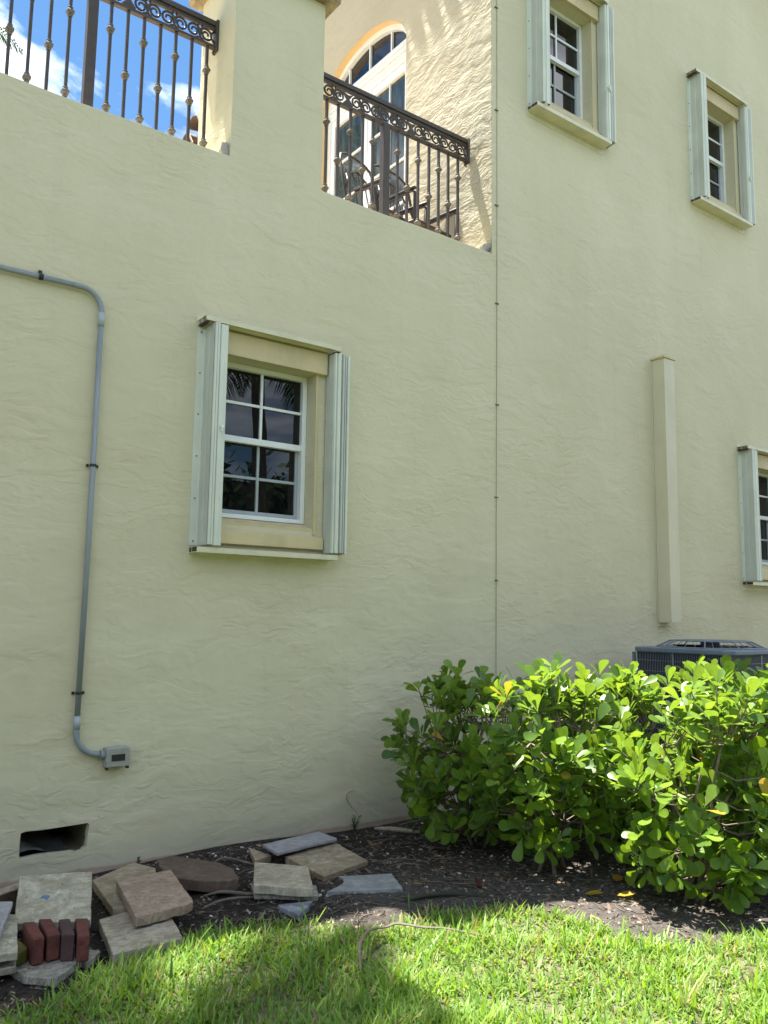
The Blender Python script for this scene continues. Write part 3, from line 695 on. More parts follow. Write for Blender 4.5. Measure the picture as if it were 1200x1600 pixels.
# ------------------------------------------------------------------ railings
def scroll_pts(h=.13, mirror=1):
    pts = []
    for k in range(26):
        t = k/25; a = -.5*math.pi+t*3.6*math.pi; r_ = (h*.40)*(1-.78*t)
        pts.append((mirror*(r_*math.cos(a)), 0, r_*math.sin(a)))
    return pts
def railing(x0, x1, ball, posts, label, bracket_end):
    Y = .3; root = empty('balcony_railing', ((x0+x1)/2, Y, 4.65), label, 'railing', 'wrought iron railings on the terrace parapet')
    inv = Matrix.Translation((-(x0+x1)/2, -Y, -4.65))
    def rp(o_, par=None): o_.parent = par or root; o_.matrix_parent_inverse = inv if par is None else Matrix.Identity(4); return o_
    m = MB(); m.prism([(Y-.024, 5.79), (Y+.024, 5.79), (Y+.024, 5.81), (Y+.018, 5.832), (Y-.018, 5.832), (Y-.024, 5.81)], x0, x1, 0)
    rp(m.build('top_rail', M['iron'])); rp(box('upper_channel', (x0, Y-.012, 5.762), (x1, Y+.012, 5.788), M['iron']))
    rp(box('lower_rail', (x0, Y-.019, 5.617), (x1, Y+.019, 5.638), M['iron']))
    for i, bx_ in enumerate(ball):
        typ, x = bx_
        b_ = rp(MB().box((x-.0095, Y-.0095, 4.64), (x+.0095, Y+.0095, 5.616)).build('baluster', M['iron']))
        for zk in ((5.428, 4.862) if typ == 'A' else (5.138,)):
            kn = MB(); n4 = 8; prof = [(-.036, .013), (-.030, .021), (-.022, .016), (-.008, .030), (.0, .033), (.008, .030), (.022, .016), (.030, .021), (.036, .013)]
            base = len(kn.v)
            for (dz, rr) in prof:
                for q in range(n4):
                    a = math.pi/4+2*math.pi*q/n4; rr2 = rr*(1.0 if q % 2 == 0 else .82); kn.v.append((x+rr2*math.cos(a), Y+rr2*math.sin(a), zk+dz))
            for r_ in range(len(prof)-1):
                for q in range(n4): kn.f.append((r_*n4+q, r_*n4+(q+1) % n4, (r_+1)*n4+(q+1) % n4, (r_+1)*n4+q))
            rp(kn.build('knot', M['iron_dust'], fix=True), b_)
    for px in posts: rp(box('post', (px-.033, Y-.03, 4.64), (px+.033, Y+.03, 5.6165), M['iron'], bevel=.003))
    proto = [None, None]
    x = x1-.075; side = 0
    while x > x0+.02:
        mk = side % 2
        if proto[mk] is None:
            m = MB(); pts = [(p[0], p[1], p[2]) for p in scroll_pts(.15, 1 if mk else -1)]
            m.tube(pts, [.0075]*20+[.0065]*6, 6, flat=1.2)
            m.tube([(.0, 0, -.062), (.045 if mk else -.045, 0, -.030), (.066 if mk else -.066, 0, .03), (.062 if mk else -.062, 0, .06)], .0065, 5)
            me = mesh('scroll', m.v, m.f, True); me.materials.append(M['iron']); proto[mk] = me
        s_ = link('scroll', proto[mk]); s_.parent = root; s_.location = (x-(x0+x1)/2, 0, 5.70-4.65)
        if side % 6 == 5:
            lf = MB(); lf.prism([(-.05, -.045), (0, -.06), (.05, -.045), (.012, 0), (.05, .05), (0, .035), (-.05, .05), (-.012, 0)], -.008, .008, 1)
            l_ = lf.build('rosette', M['iron']); l_.parent = root; l_.location = (x-.085-(x0+x1)/2, 0, 5.70-4.65); x -= .075
        x -= .098; side += 1
    if bracket_end:
        m = MB(); m.box((x1-.008, Y-.034, 5.595), (x1+.012, Y+.034, 5.84)); o_ = m.build('end_bracket', M['iron'], bevel=.004); rp(o_)
        m = MB(); m.tube([(x1-.01, Y, 5.60), (x1-.02, Y, 5.585), (x1-.012, Y, 5.572), (x1, Y, 5.578)], .006, 6); rp(m.build('curl', M['iron'], smooth=True))
        m = MB(); m.tube([(x1-.004, Y, 5.66), (x1-.035, Y, 5.69), (x1-.03, Y, 5.735), (x1-.004, Y, 5.76)], .008, 6); rp(m.build('curl', M['iron'], smooth=True))
    return root
bl = [('A', .51), ('B', .63), ('B', .75), ('A', .87)][:0]+[('B', .39), ('A', .51), ('B', .63), ('A', .75), ('B', .87)]+[('A2', .989)]
LB = [('B', -.6+.1195*k) if k % 2 else ('A', -.6+.1195*k) for k in range(13)]
LB = [(t, x) for t, x in LB if x < .95]
LB += [('B', .989), ('A', 1.108), ('B', 1.227), ('A', 1.346), ('A', 1.614), ('B', 1.729), ('A', 1.844), ('B', 1.962), ('A', 2.076), ('B', 2.197), ('A', 2.316)]
railing(-2.2, 2.378, LB, [1.488, -.95], 'brown wrought iron railing against the sky, ending at the left face of the pillar', True)
RB = [('A', 3.358), ('B', 3.469), ('A', 3.590), ('B', 3.713), ('A', 3.817), ('A', 4.079), ('B', 4.184), ('A', 4.305), ('B', 4.427), ('A', 4.538), ('B', 4.65), ('A', 4.765)]
railing(3.142, 4.872, RB, [3.945], 'brown wrought iron railing in front of the arched door, between pillar and tall wall', True)

# ------------------------------------------------------------------ patio chairs on the terrace
def chair(x, y, rz, label):
    root = empty('patio_chair', (x, y, 4.55), label, 'chair', 'brown metal patio chairs on the terrace'); root.rotation_euler = (0, 0, rz)
    k = .012
    for s_ in (-1, 1):
        MB().tube([(s_*.27, -.24, 0), (s_*.27, -.25, .32), (s_*.28, -.26, .64), (s_*.285, -.22, .665), (s_*.28, .10, .66), (s_*.25, .22, .62)], k*1.15, 8).build('arm', M['chair'], root, smooth=True, fix=False)
        MB().box((s_*.285-.022, -.27, .672), (s_*.285+.022, .12, .692)).build('armrest', M['chair'], root, bevel=.006)
        MB().tube([(s_*.25, .28, 0), (s_*.25, .2, .40), (s_*.24, .26, .62)], k, 8).build('leg', M['chair'], root, smooth=True, fix=False)
    hoop = [(-.24, .2, .42), (-.25, .27, .80), (-.245, .33, 1.06), (-.21, .355, 1.15), (-.13, .365, 1.19), (0, .37, 1.20), (.13, .365, 1.19), (.21, .355, 1.15), (.245, .33, 1.06), (.25, .27, .80), (.24, .2, .42)]
    MB().tube(hoop, k*1.1, 8).build('back_frame', M['chair'], root, smooth=True, fix=False)
    MB().tube([(-.235, .26, .78), (-.13, .315, .98), (0, .335, 1.05), (.13, .315, .98), (.235, .26, .78)], k*.8, 6).build('back_hoop', M['chair'], root, smooth=True, fix=False)
    for q in range(5):
        xx = -.16+.08*q; zt = 1.04-.9*xx*xx*3
        MB().tube([(xx, .21, .45), (xx*1.05, .27, .78), (xx, .33, zt)], k*.5, 5).build('back_bar', M['chair'], root, smooth=True, fix=False)
    MB().box((-.24, -.24, .40), (.24, .2, .43)).build('seat', M['chair'], root, bevel=.01)
    return root
chair(4.26, .72, R(15), 'brown metal patio chair with arched back behind the railing, nearer the pillar')
chair(4.58, .68, R(8), 'brown metal patio chair with arched back behind the railing, just right of the railing post')

# roof tiles peeking out behind the pillar
rt_ = empty('tiled_roof_corner', (2.45, .95, 5.0), 'dark brown barrel roof tiles peeking out behind the left side of the pillar', 'roof')
for k_, (xx, zz) in enumerate([(2.34, 5.03), (2.40, 5.22), (2.46, 5.40)]):
    b_ = barrel('roof_tile', (xx, .80+.02*k_, zz-.08), (xx+.62, .84+.02*k_, zz+.0), .075, None, M['roof_tile']); b_.parent = rt_; b_.matrix_parent_inverse = Matrix.Translation((-2.45, -.95, -5.0))
    m = MB().tube([(xx+.01, .72, zz-.12), (xx-.004, .76, zz-.04), (xx-.006, .80, zz+.02)], .008, 5).build('mortar', M['mortar']); m.parent = rt_; m.matrix_parent_inverse = Matrix.Translation((-2.45, -.95, -5.0))
bx = box('roof_body', (2.55, .85, 4.56), (3.1, 1.1, 5.25), M['roof_tile']); bx.parent = rt_; bx.matrix_parent_inverse = Matrix.Translation((-2.45, -.95, -5.0))

# ------------------------------------------------------------------ conduit with junction box
CD = empty('electrical_conduit', (1.56, -.03, .6), 'grey conduit pipe running across and down the left wall to a small box', 'conduit')
CI = Matrix.Translation((-1.56, .03, -.6))
def cpn(o_, par=None):
    o_.parent = par or CD; o_.matrix_parent_inverse = CI if par is None else Matrix.Identity(4); return o_
def arc(c, r_, a0, a1, n=10): return [(c[0]+r_*math.cos(a0+(a1-a0)*k/n), -.03, c[1]+r_*math.sin(a0+(a1-a0)*k/n)) for k in range(n+1)]
cpn(MB().tube([(-2, -.03, 3.45), (.2, -.03, 3.452), (1.42, -.03, 3.455)], 0.0164, 14).build('pipe', M['conduit'], smooth=True, fix=False))
cpn(MB().tube([(1.38, -.03, 3.455)]+arc((1.43, 3.325), .13, R(90), R(0))+[(1.56, -.03, 3.27)], 0.0172, 14).build('elbow', M['conduit'], smooth=True, fix=False))
cpn(MB().tube([(1.56, -.03, 3.32), (1.56, -.03, 3.235)], 0.0196, 14).build('coupling', M['coupling'], smooth=True, fix=False))
cpn(MB().tube([(1.56, -.03, 3.26), (1.561, -.03, 2.0), (1.553, -.03, .86)], 0.0164, 14).build('pipe', M['conduit'], smooth=True, fix=False))
cpn(MB().tube([(1.553, -.03, .90), (1.553, -.03, .825)], 0.0196, 14).build('coupling', M['coupling'], smooth=True, fix=False))
cpn(MB().tube([(1.553, -.03, .85)]+arc((1.688, .81), .135, R(180), R(262))+[(1.72, -.03, .668)], 0.0172, 14).build('elbow', M['conduit'], smooth=True, fix=False))
cpn(MB().tube([(1.695, -.03, .672), (1.722, -.03, .668)], .026, 12).build('connector', M['conduit'], fix=False))
def strap(x, z, horiz):
    m = MB()
    if horiz: m.tube([(x, -.031, z+.03), (x, -.031, z+.0)], .001, 4); m = MB(); m.tube([(x-.012, -.03, z), (x+.012, -.03, z)], .020, 12); m.box((x-.01, -.012, z+.018), (x+.01, -.003, z+.046))
    else: m.tube([(x, -.03, z-.008), (x, -.03, z+.008)], .020, 12); m.box((x+.02, -.012, z-.008), (x+.038, -.003, z+.008)); m.box((x-.034, -.012, z-.008), (x-.02, -.003, z+.008))
    cpn(m.build('strap', M['black']))
strap(1.195, 3.455, True); strap(1.561, 2.37, False); strap(1.5545, 1.03, False)
jb = cpn(box('junction_box', (1.722, -.056, .598), (1.862, -.001, .708), M['box'], bevel=.006))
cpn(box('gasket', (1.724, -.0605, .600), (1.860, -.057, .706), M['black']), jb)
cpn(box('cover', (1.722, -.071, .598), (1.862, -.061, .708), M['box'], bevel=.006), jb)
cpn(box('cover_window', (1.752, -.0735, .633), (1.832, -.0715, .671), M['black']), jb)
for xx in (1.728, 1.85): cpn(box('lug', (xx, -.062, .584), (xx+.012, -.03, .5975), M['rust']), jb)

# wall cable, pipe chase
cb = MB().tube([(4.955, -.006, 9.9), (4.962, -.006, 7.0), (4.955, -.007, 5.2), (4.950, -.006, 4.0), (4.937, -.006, 2.3), (4.930, -.006, .9), (4.93, -.006, .0)], .0027, 6).build('wall_cable', M['cable'], smooth=True, fix=False)
tag(cb, 'thin cable running straight down the wall at the corner beside the terrace', 'cable')
for zz in (7.0, 6.0, 5.1, 4.2, 3.3, 2.5, 1.8): 
    q = box('clip', (4.935 if zz > 3 else 4.922, -.012, zz), (4.972 if zz > 3 else 4.955, -.0005, zz+.008), M['root']); q.parent = cb
ch = empty('pipe_cover', (7.25, 0, 1.47), 'tall narrow cream boxed pipe cover on the wall above the air conditioner', 'pipe cover')
CHI = Matrix.Translation((-7.25, 0, -1.47))
M['chase'] = mat_simple('cream pipe cover paint', (.585, .54, .375), .5, var=.05, vscale=2, bumps=.1, dirt=.2)
for (nm, a, b_) in (('box_cover', (7.150, -.150, 1.47), (7.315, -.004, 4.125)), ('side_flange', (7.125, -.006, 1.47), (7.1495, -.0015, 4.12)), ('side_flange', (7.3155, -.006, 1.47), (7.40, -.0015, 4.12)),
                    ('top_cap', (7.135, -.162, 4.126), (7.335, -.002, 4.15)), ('bottom_flange', (7.14, -.008, 1.43), (7.36, -.0015, 1.469))):
    q = box(nm, a, b_, M['chase'] if nm != 'top_cap' else M['trim'], bevel=.003); q.parent = ch; q.matrix_parent_inverse = CHI

# ------------------------------------------------------------------ air conditioner
AX, AY, AS, AT = 6.26, -.35, .94, 1.262
ac = empty('air_conditioner', (AX+AS/2, AY-AS/2, 0), 'dark grey condenser unit with wire guards and fan top behind the hedge', 'air conditioner')
ACI = Matrix.Translation((-(AX+AS/2), -(AY-AS/2), 0))
def ap_(o_): o_.parent = ac; o_.matrix_parent_inverse = ACI; return o_
ap_(box('pad', (AX-.1, AY-AS-.1, -.05), (AX+AS+.1, AY+.1, .22), M['concrete'], bevel=.01))
ap_(box('coil', (AX+.03, AY-AS+.03, .24), (AX+AS-.03, AY-.03, AT-.045), M['coil']))
ap_(box('base_pan', (AX, AY-AS, .221), (AX+AS, AY, .28), M['ac'], bevel=.01))
def oct_(cx_, cy_, h, cham): return [(cx_-h+cham, cy_-h), (cx_+h-cham, cy_-h), (cx_+h, cy_-h+cham), (cx_+h, cy_+h-cham), (cx_+h-cham, cy_+h), (cx_-h+cham, cy_+h), (cx_-h, cy_+h-cham), (cx_-h, cy_-h+cham)]
acx, acy = AX+AS/2, AY-AS/2
ap_(MB().prism(oct_(acx, acy, AS/2+.012, .07), AT-.045, AT).build('top_cover', M['ac'], bevel=.012))
wires = MB(); nw = 52
for k in range(nw+1):
    t = k/nw
    for (fx, fy) in ((AX+.004, AY-.04-t*(AS-.08)), (AX+.04+t*(AS-.08), AY-AS+.004)): wires.box((fx-.0015, fy-.0015, .28), (fx+.0015, fy+.0015, AT-.046))
for z in (.42, .58, .74, .90, 1.06, 1.15):
    wires.box((AX-.002, AY-AS+.03, z-.002), (AX+.001, AY-.03, z+.002)); wires.box((AX+.03, AY-AS-.002, z-.002), (AX+AS-.03, AY-AS+.001, z+.002))
ap_(tag(wires.build('wire_guard', M['ac_wire'], fix=False), kind='stuff'))
for (px, py) in ((AX+.012, AY-.012), (AX+.02, AY-AS+.02), (AX+AS-.02, AY-AS+.02)): ap_(box('corner_post', (px-.012, py-.012, .281), (px+.012, py+.012, AT-.046), M['ac'], bevel=.004))
ap_(box('support_strap', (AX-.004, AY-.42, .281), (AX+.003, AY-.405, AT-.046), M['ac_wire'])); ap_(box('support_strap', (AX+.45, AY-AS-.004, .281), (AX+.465, AY-AS+.003, AT-.046), M['ac_wire']))
gr = MB()
top, bot = oct_(acx, acy, .30, .16), oct_(acx, acy, .40, .2)
for k in range(8):
    a, b_ = bot[k], top[k]; a2, b2 = bot[(k+1) % 8], top[(k+1) % 8]
    gr.tube([(*b_, AT+.06), (*b2, AT+.06)], .006, 5); gr.tube([(*a, AT+.004), (*a2, AT+.004)], .008, 5); gr.tube([(*a, AT+.002), (*b_, AT+.06)], .006, 5)
    mid = ((b_[0]+acx)/2, (b_[1]+acy)/2); mid2 = ((b2[0]+acx)/2, (b2[1]+acy)/2)
    gr.tube([(*mid, AT+.062), (*mid2, AT+.062)], .0035, 4); gr.tube([(*b_, AT+.06), (acx, acy, AT+.062)], .004, 4)
    for t in (.25, .5, .75):
        q = [b_[i]+(b2[i]-b_[i])*t for i in (0, 1)]; q0 = [a[i]+(a2[i]-a[i])*t for i in (0, 1)]
        gr.tube([(*q0, AT+.003), (*q, AT+.06), (acx, acy, AT+.061)], .0022, 4)
ap_(gr.build('fan_grille', M['ac_wire'], fix=False))
ap_(MB().tube([(acx, acy, AT-.02), (acx, acy, AT+.05)], .08, 16).build('fan_motor', M['coil']))
for k in range(4):
    a = k*math.pi/2+.4; c_, s_ = math.cos(a), math.sin(a)
    pts = [(acx+c_*u-s_*v, acy+s_*u+c_*v, AT-.01+.03*(v > 0)) for u, v in ((.07, -.04), (.30, -.09), (.30, .07), (.07, .04))]
    ap_(MB().add(pts+[(p[0], p[1], p[2]+.004) for p in pts], [(0, 1, 2, 3), (7, 6, 5, 4), (0, 4, 5, 1), (1, 5, 6, 2), (2, 6, 7, 3), (3, 7, 4, 0)]).build('fan_blade', M['coil']))

# ------------------------------------------------------------------ stone slabs and bricks
def slab(name, top, th, mat, label, cat, seed=0, bev=.004, rough=.002, chip=0, group=None):
    """top: corner points of the upper face; extruded downwards, edges split and jittered"""
    rd = random.Random(seed); P = [Vector(p) for p in top]; n = len(P)
    nrm = Vector((0, 0, 0))
    for i in range(n): nrm += P[i].cross(P[(i+1) % n])
    nrm.normalize(); nrm = nrm if nrm.z > 0 else -nrm
    if sum((P[i].x*P[(i+1) % n].y-P[(i+1) % n].x*P[i].y) for i in range(n)) < 0: P = P[::-1]
    ring = []
    for i in range(n):
        a, b_ = P[i], P[(i+1) % n]; k = max(1, int((b_-a).length/.035)); t = (b_-a).normalized(); sd_ = nrm.cross(t)
        for j in range(k):
            p = a+(b_-a)*j/k
            if j: p = p+sd_*rd.uniform(-rough, rough)*1.2
            ring.append(p)
    c = sum(P, Vector())/n; m = len(ring)
    V = [p for p in ring]+[p-nrm*(th*rd.uniform(.93, 1.05))+(c-p)*rd.uniform(-.004, .02) for p in ring]
    F = [tuple(range(m)), tuple(range(2*m-1, m-1, -1))]+[(i, m+i, m+(i+1) % m, (i+1) % m) for i in range(m)]
    mb = MB(); mb.v = [tuple(v) for v in V]; mb.f = F
    for i, v in enumerate(mb.v[:m]): pass
    o_ = mb.build(name, mat, bevel=bev, seg=2); tag(o_, label, cat, group)
    # origin at the thing's base
    base = Vector((c.x, c.y, min(v[2] for v in mb.v))); o_.data.transform(Matrix.Translation(-base)); o_.location = base
    return o_
slab('stone_slab', [(1.164,-.531,.205),(1.478,-.654,.205),(1.355,-1.035,.10),(1.062,-.875,.10)], .04, M['st_pale'], 'pale pitted square slab with a blue chip, leaning behind the red bricks', 'slab', 1)
_n = (Vector((1.478,-.654,.205))-Vector((1.164,-.531,.205))).cross(Vector((1.062,-.875,.10))-Vector((1.164,-.531,.205)))
def t1z(x, y): return .205-(_n.x*(x-1.164)+_n.y*(y+.531))/_n.z+.004
sc = slab('paint_chip', [(x, y, t1z(x, y)) for x, y in ((1.205,-.752),(1.222,-.738),(1.246,-.752),(1.250,-.775),(1.240,-.80),(1.226,-.795),(1.222,-.772))], .003, M['blue_chip'], 'small blue chip lying on the pale pitted slab', 'chip', 2, bev=0, rough=0)
slab('stone_slab', [(.96,-.60,.165),(1.165,-.50,.165),(1.20,-.40,.03),(1.0,-.46,.02)], .035, M['st_tan'], 'brownish slab edge behind the pale pitted slab at the far left', 'slab', 3)
slab('stone_slab', [(.922,-.745,.185),(1.063,-.835,.185),(.92,-1.22,.165),(.75,-1.33,.165)], .022, M['st_lav'], 'thin lavender white slab topmost of the stack at the left edge', 'slab', 4)
slab('stone_slab', [(.90,-.70,.135),(1.075,-.872,.135),(.972,-1.318,.135),(.76,-1.27,.135)], .035, M['st_pale'], 'pale slab in the middle of the stack at the left edge', 'slab', 5)
slab('stone_slab', [(.86,-.83,.075),(1.045,-.97,.075),(.975,-1.30,.075),(.76,-1.27,.075)], .03, M['st_dirty'], 'grey slab lowest of the stack at the left edge', 'slab', 6)
slab('stone_slab', [(.95,-1.10,.042),(1.12,-1.02,.042),(1.27,-1.26,.042),(1.10,-1.425,.042),(1.0,-1.33,.042)], .035, M['st_dirty'], 'dirty cracked slab lying under the row of red bricks', 'slab', 7, rough=.004)
slab('stone_fragment', [(1.28,-1.12,.028),(1.345,-1.215,.028),(1.255,-1.31,.028),(1.20,-1.2,.028)], .03, M['st_dirty'], 'small grey slab fragment at the right end of the red bricks', 'slab', 8)
slab('stone_slab', [(1.60,-.30,.055),(1.90,-.10,.055),(1.965,-.28,.055),(1.86,-.55,.055),(1.61,-.83,.055),(1.54,-.80,.055)], .045, M['st_tan'], 'tan slab against the wall, half hidden under the rosy slab', 'slab', 9)
slab('stone_slab', [(1.633,-.572,.115),(1.954,-.521,.105),(1.845,-1.06,.105),(1.80,-1.09,.105),(1.526,-1.148,.115)], .048, M['st_pink'], 'large rosy tan slab resting across two other slabs', 'slab', 10)
slab('stone_slab', [(1.44,-.90,.052),(1.60,-.87,.052),(1.735,-1.06,.052),(1.673,-1.341,.052),(1.352,-1.345,.052)], .045, M['st_vein'], 'cream veined slab at the lawn edge under the rosy slab', 'slab', 11)
slab('stone_slab', [(2.00,-.20,.075),(2.10,-.18,.08),(2.272,-.48,.08),(2.285,-.62,.078),(2.237,-.775,.075),(2.17,-.79,.075),(2.11,-.745,.075),(2.02,-.66,.075),(1.93,-.55,.075)], .062, M['st_brown'], 'dark brown broken slab with chipped grey edge near the wall', 'slab', 12, rough=.006)
slab('stone_fragment', [(2.62,-.157,.045),(2.651,-.399,.045),(2.521,-.431,.045)], .04, M['st_tan'], 'small triangular tan fragment against the wall foot', 'slab', 13)
slab('stone_slab', [(2.636,-.305,.092),(3.109,-.209,.085),(3.115,-.42,.085),(2.619,-.52,.092)], .02, M['st_lav'], 'long narrow lavender slab along the wall, lying over a tan slab', 'slab', 14)
slab('stone_slab', [(2.70,-.48,.05),(3.134,-.33,.05),(3.075,-.813,.045),(2.691,-.925,.045)], .045, M['st_tan'], 'large tan slab with its corner to the viewer below the lavender slab', 'slab', 15)
slab('stone_slab', [(2.422,-.603,.09),(2.637,-.844,.09),(2.45,-1.195,.09),(2.223,-.97,.09)], .045, M['st_vein'], 'thick cream square slab lying on thin grey slabs', 'slab', 16)
slab('stone_slab', [(2.30,-.80,.042),(2.58,-1.02,.042),(2.497,-1.175,.042),(2.236,-.955,.042)], .03, M['st_dirty'], 'thin pale slab under the thick cream square slab', 'slab', 17)
slab('stone_fragment', [(2.272,-1.142,.03),(2.455,-1.19,.03),(2.281,-1.335,.03)], .03, M['st_black'], 'blue grey triangular fragment in front of the thick cream slab', 'slab', 18, rough=.004)
slab('stone_slab', [(2.781,-.933,.034),(3.062,-1.063,.034),(2.955,-1.305,.034),(2.582,-1.118,.034),(2.66,-1.09,.034),(2.735,-1.05,.034),(2.775,-1.0,.034)], .028, M['st_grey'], 'blue grey slab with a bitten corner lying alone on the soil', 'slab', 19, rough=.001)
# sandstone outcrop fragment under hedge is soil; bricks on edge
BR = [((1.043,-1.264),(1.09,-1.262),(1.104,-1.055),(1.057,-1.036),'br_red','leftmost of the four bricks on edge, red all over'),
      ((1.103,-1.258),(1.155,-1.264),(1.173,-1.058),(1.126,-1.032),'br_red','second brick from the left, red with a mossy dark front'),
      ((1.155,-1.276),(1.201,-1.303),(1.241,-1.105),(1.196,-1.087),'br_dark','third brick from the left, dark purple brown'),
      ((1.203,-1.333),(1.248,-1.353),(1.307,-1.143),(1.257,-1.116),'br_red','rightmost of the four bricks on edge, brightest red top')]
for k_, (a, b_, c_, d_, mt, lb) in enumerate(BR):
    o_ = slab('brick', [(*a, .152), (*b_, .152), (*c_, .152), (*d_, .152)], .105, M[mt], lb, 'brick', 30+k_, bev=.005, rough=.0008, group='red bricks stood on edge in a row')
slab('stone_block', [(.985,-1.05,.105),(1.035,-1.07,.105),(1.045,-1.20,.10),(.99,-1.235,.10)], .06, M['br_moss'], 'mossy yellow block left of the red bricks', 'block', 40, bev=.008)

# ------------------------------------------------------------------ roots, sticks, litter that can be singled out
def strand(name, pts, rad, mat, label, cat, flat=1.0, n=7, group=None):
    P = [Vector(p) for p in pts]; Q = []
    for i in range(len(P)-1):   # Catmull-Rom
        p0, p1, p2, p3 = P[max(i-1, 0)], P[i], P[i+1], P[min(i+2, len(P)-1)]
        for k in range(5):
            t = k/5; Q.append(.5*((2*p1)+(p2-p0)*t+(2*p0-5*p1+4*p2-p3)*t*t+(3*p1-p0-3*p2+p3)*t**3))
    Q.append(P[-1]); m = len(Q); rr = [rad*(1-.6*abs(2*i/(m-1)-1)**2) for i in range(m)]
    o_ = MB().tube(Q, rr, n, flat=flat).build(name, mat, smooth=True, fix=False); tag(o_, label, cat, group); return o_
strand('root', [(2.03,-.78,.02),(2.12,-.80,.03),(2.196,-.853,.025),(2.26,-.90,.02),(2.33,-.86,.01)], .010, M['root'], 'grey root arching past the dark brown broken slab', 'root')
strand('root', [(1.95,-.93,.01),(2.055,-.915,.025),(2.15,-.93,.028),(2.236,-.945,.02)], .008, M['root'], 'grey root lying left of the thick cream slab', 'root')
strand('root', [(2.28,-.33,.02),(2.36,-.30,.05),(2.44,-.34,.04),(2.52,-.40,.015),(2.60,-.45,.01)], .008, M['root'], 'looping pale root by the wall left of the lavender slab', 'root')
strand('root', [(2.85,-1.42,.01),(3.0,-1.44,.02),(3.15,-1.50,.02),(3.28,-1.62,.012)], .011, M['weed_dark'], 'dark root lying on bare soil right of the blue grey slab', 'root')
strand('fallen_stick', [(3.60,-.16,.028),(3.70,-.27,.03),(3.80,-.42,.028)], .017, M['straw'], 'thick pale stick lying on mulch by the wall left of the hedge', 'stick')
strand('fallen_stick', [(3.78,-.20,.03),(3.90,-.22,.045),(4.02,-.28,.05)], .009, M['root'], 'thin grey stick behind the thick pale stick', 'stick')
strand('dry_frond_stalk', [(2.137,-2.073,.02),(2.18,-2.00,.06),(2.25,-1.90,.075),(2.37,-1.80,.075),(2.50,-1.76,.055),(2.55,-1.78,.066),(2.629,-1.868,.06),(2.72,-1.95,.058),(2.813,-2.071,.045)], .0095, M['straw_grey'], 'long grey dried frond stalk curling over the lawn edge', 'frond', flat=.45, n=8)
def flatleaf(name, c, ln, wd, rz, mat, label, tilt=.2):
    vs = [(0, 0, 0), (ln*.3, wd, .004), (ln*.7, wd*.9, .01), (ln, 0, .004), (ln*.7, -wd*.9, .008), (ln*.3, -wd, .006), (ln*.35, 0, -.002), (ln*.7, 0, 0)]
    fs = [(0, 6, 1), (1, 6, 7, 2), (2, 7, 3), (0, 5, 6), (5, 4, 7, 6), (4, 3, 7)]
    o_ = link(name, mesh(name, vs, fs, True), mat); o_.location = c; o_.rotation_euler = (tilt, -tilt*.5, rz); tag(o_, label, 'leaf'); return o_
flatleaf('fallen_leaf', (3.35,-1.49,.02), .09, .026, 1.1, M['redleaf'], 'dark red fallen leaf on the bare soil left of the hedge', .5)
flatleaf('fallen_leaf', (3.86,-2.02,.02), .11, .024, -.6, M['leaf_yellow'], 'yellow green fallen leaf on soil in front of the middle shrub')
flatleaf('fallen_leaf', (3.74,-1.90,.02), .10, .022, -.9, M['leaf_yellow'], 'yellow brown fallen leaf nearest the lawn edge')
flatleaf('fallen_leaf', (4.06,-1.86,.02), .10, .028, .5, M['leaf_yellow'], 'orange yellow fallen leaf lying under the hedge', .15)

def weed(c, n, h, label, mat='weed', name='weed_plant'):
    root = empty(name, c, label, 'weed'); rd = random.Random(int(c[0]*1000))
    for i in range(n):
        a = rd.uniform(0, 6.28); l_ = rd.uniform(.3, 1)*h; ln = rd.uniform(.1, .5)*l_
        e = Vector((math.cos(a)*ln, math.sin(a)*ln*.5-.02, l_)); md = e*.5+Vector((0, 0, l_*.12))
        MB().tube([(0, 0, 0), md, e], [.0022, .0016, .0010], 5).build('stem', M[mat], root, smooth=True, fix=False)
        lm = MB()
        for q in range(rd.randint(3, 6)):
            t = rd.uniform(.35, 1); p = md*2*t*(1-t)+e*t*t+Vector((0, 0, 0)); a2 = rd.uniform(0, 6.28); s_ = rd.uniform(.012, .024)
            d = Vector((math.cos(a2), math.sin(a2), rd.uniform(-.3, .6)))*s_; w_ = Vector((-math.sin(a2), math.cos(a2), 0))*s_*.35
            lm.add([p, p+d*.5+w_, p+d, p+d*.5-w_], [(0, 1, 2, 3)])
        lm.build('leaves', M[mat], root, fix=False)
    return root
weed((3.49, -.07, .0), 14, .13, 'small green weed clump growing at the wall foot behind the slabs')
weed((4.03, -.05, .0), 5, .16, 'tiny dark seedling at the wall foot beside the hedge', 'weed')
w2 = strand('bare_stem', [(3.53,-.07,.0),(3.55,-.03,.10),(3.50,-.02,.16),(3.46,-.015,.22),(3.475,-.015,.26),(3.53,-.02,.27)], .003, M['straw'], 'thin bare curling stem standing against the wall behind the weeds', 'stem', n=5)
weed((1.955, -.035, .0), 4, .12, 'dark dry shoots sticking up against the wall behind the tan slab', 'weed_dark', 'dry_shoot')

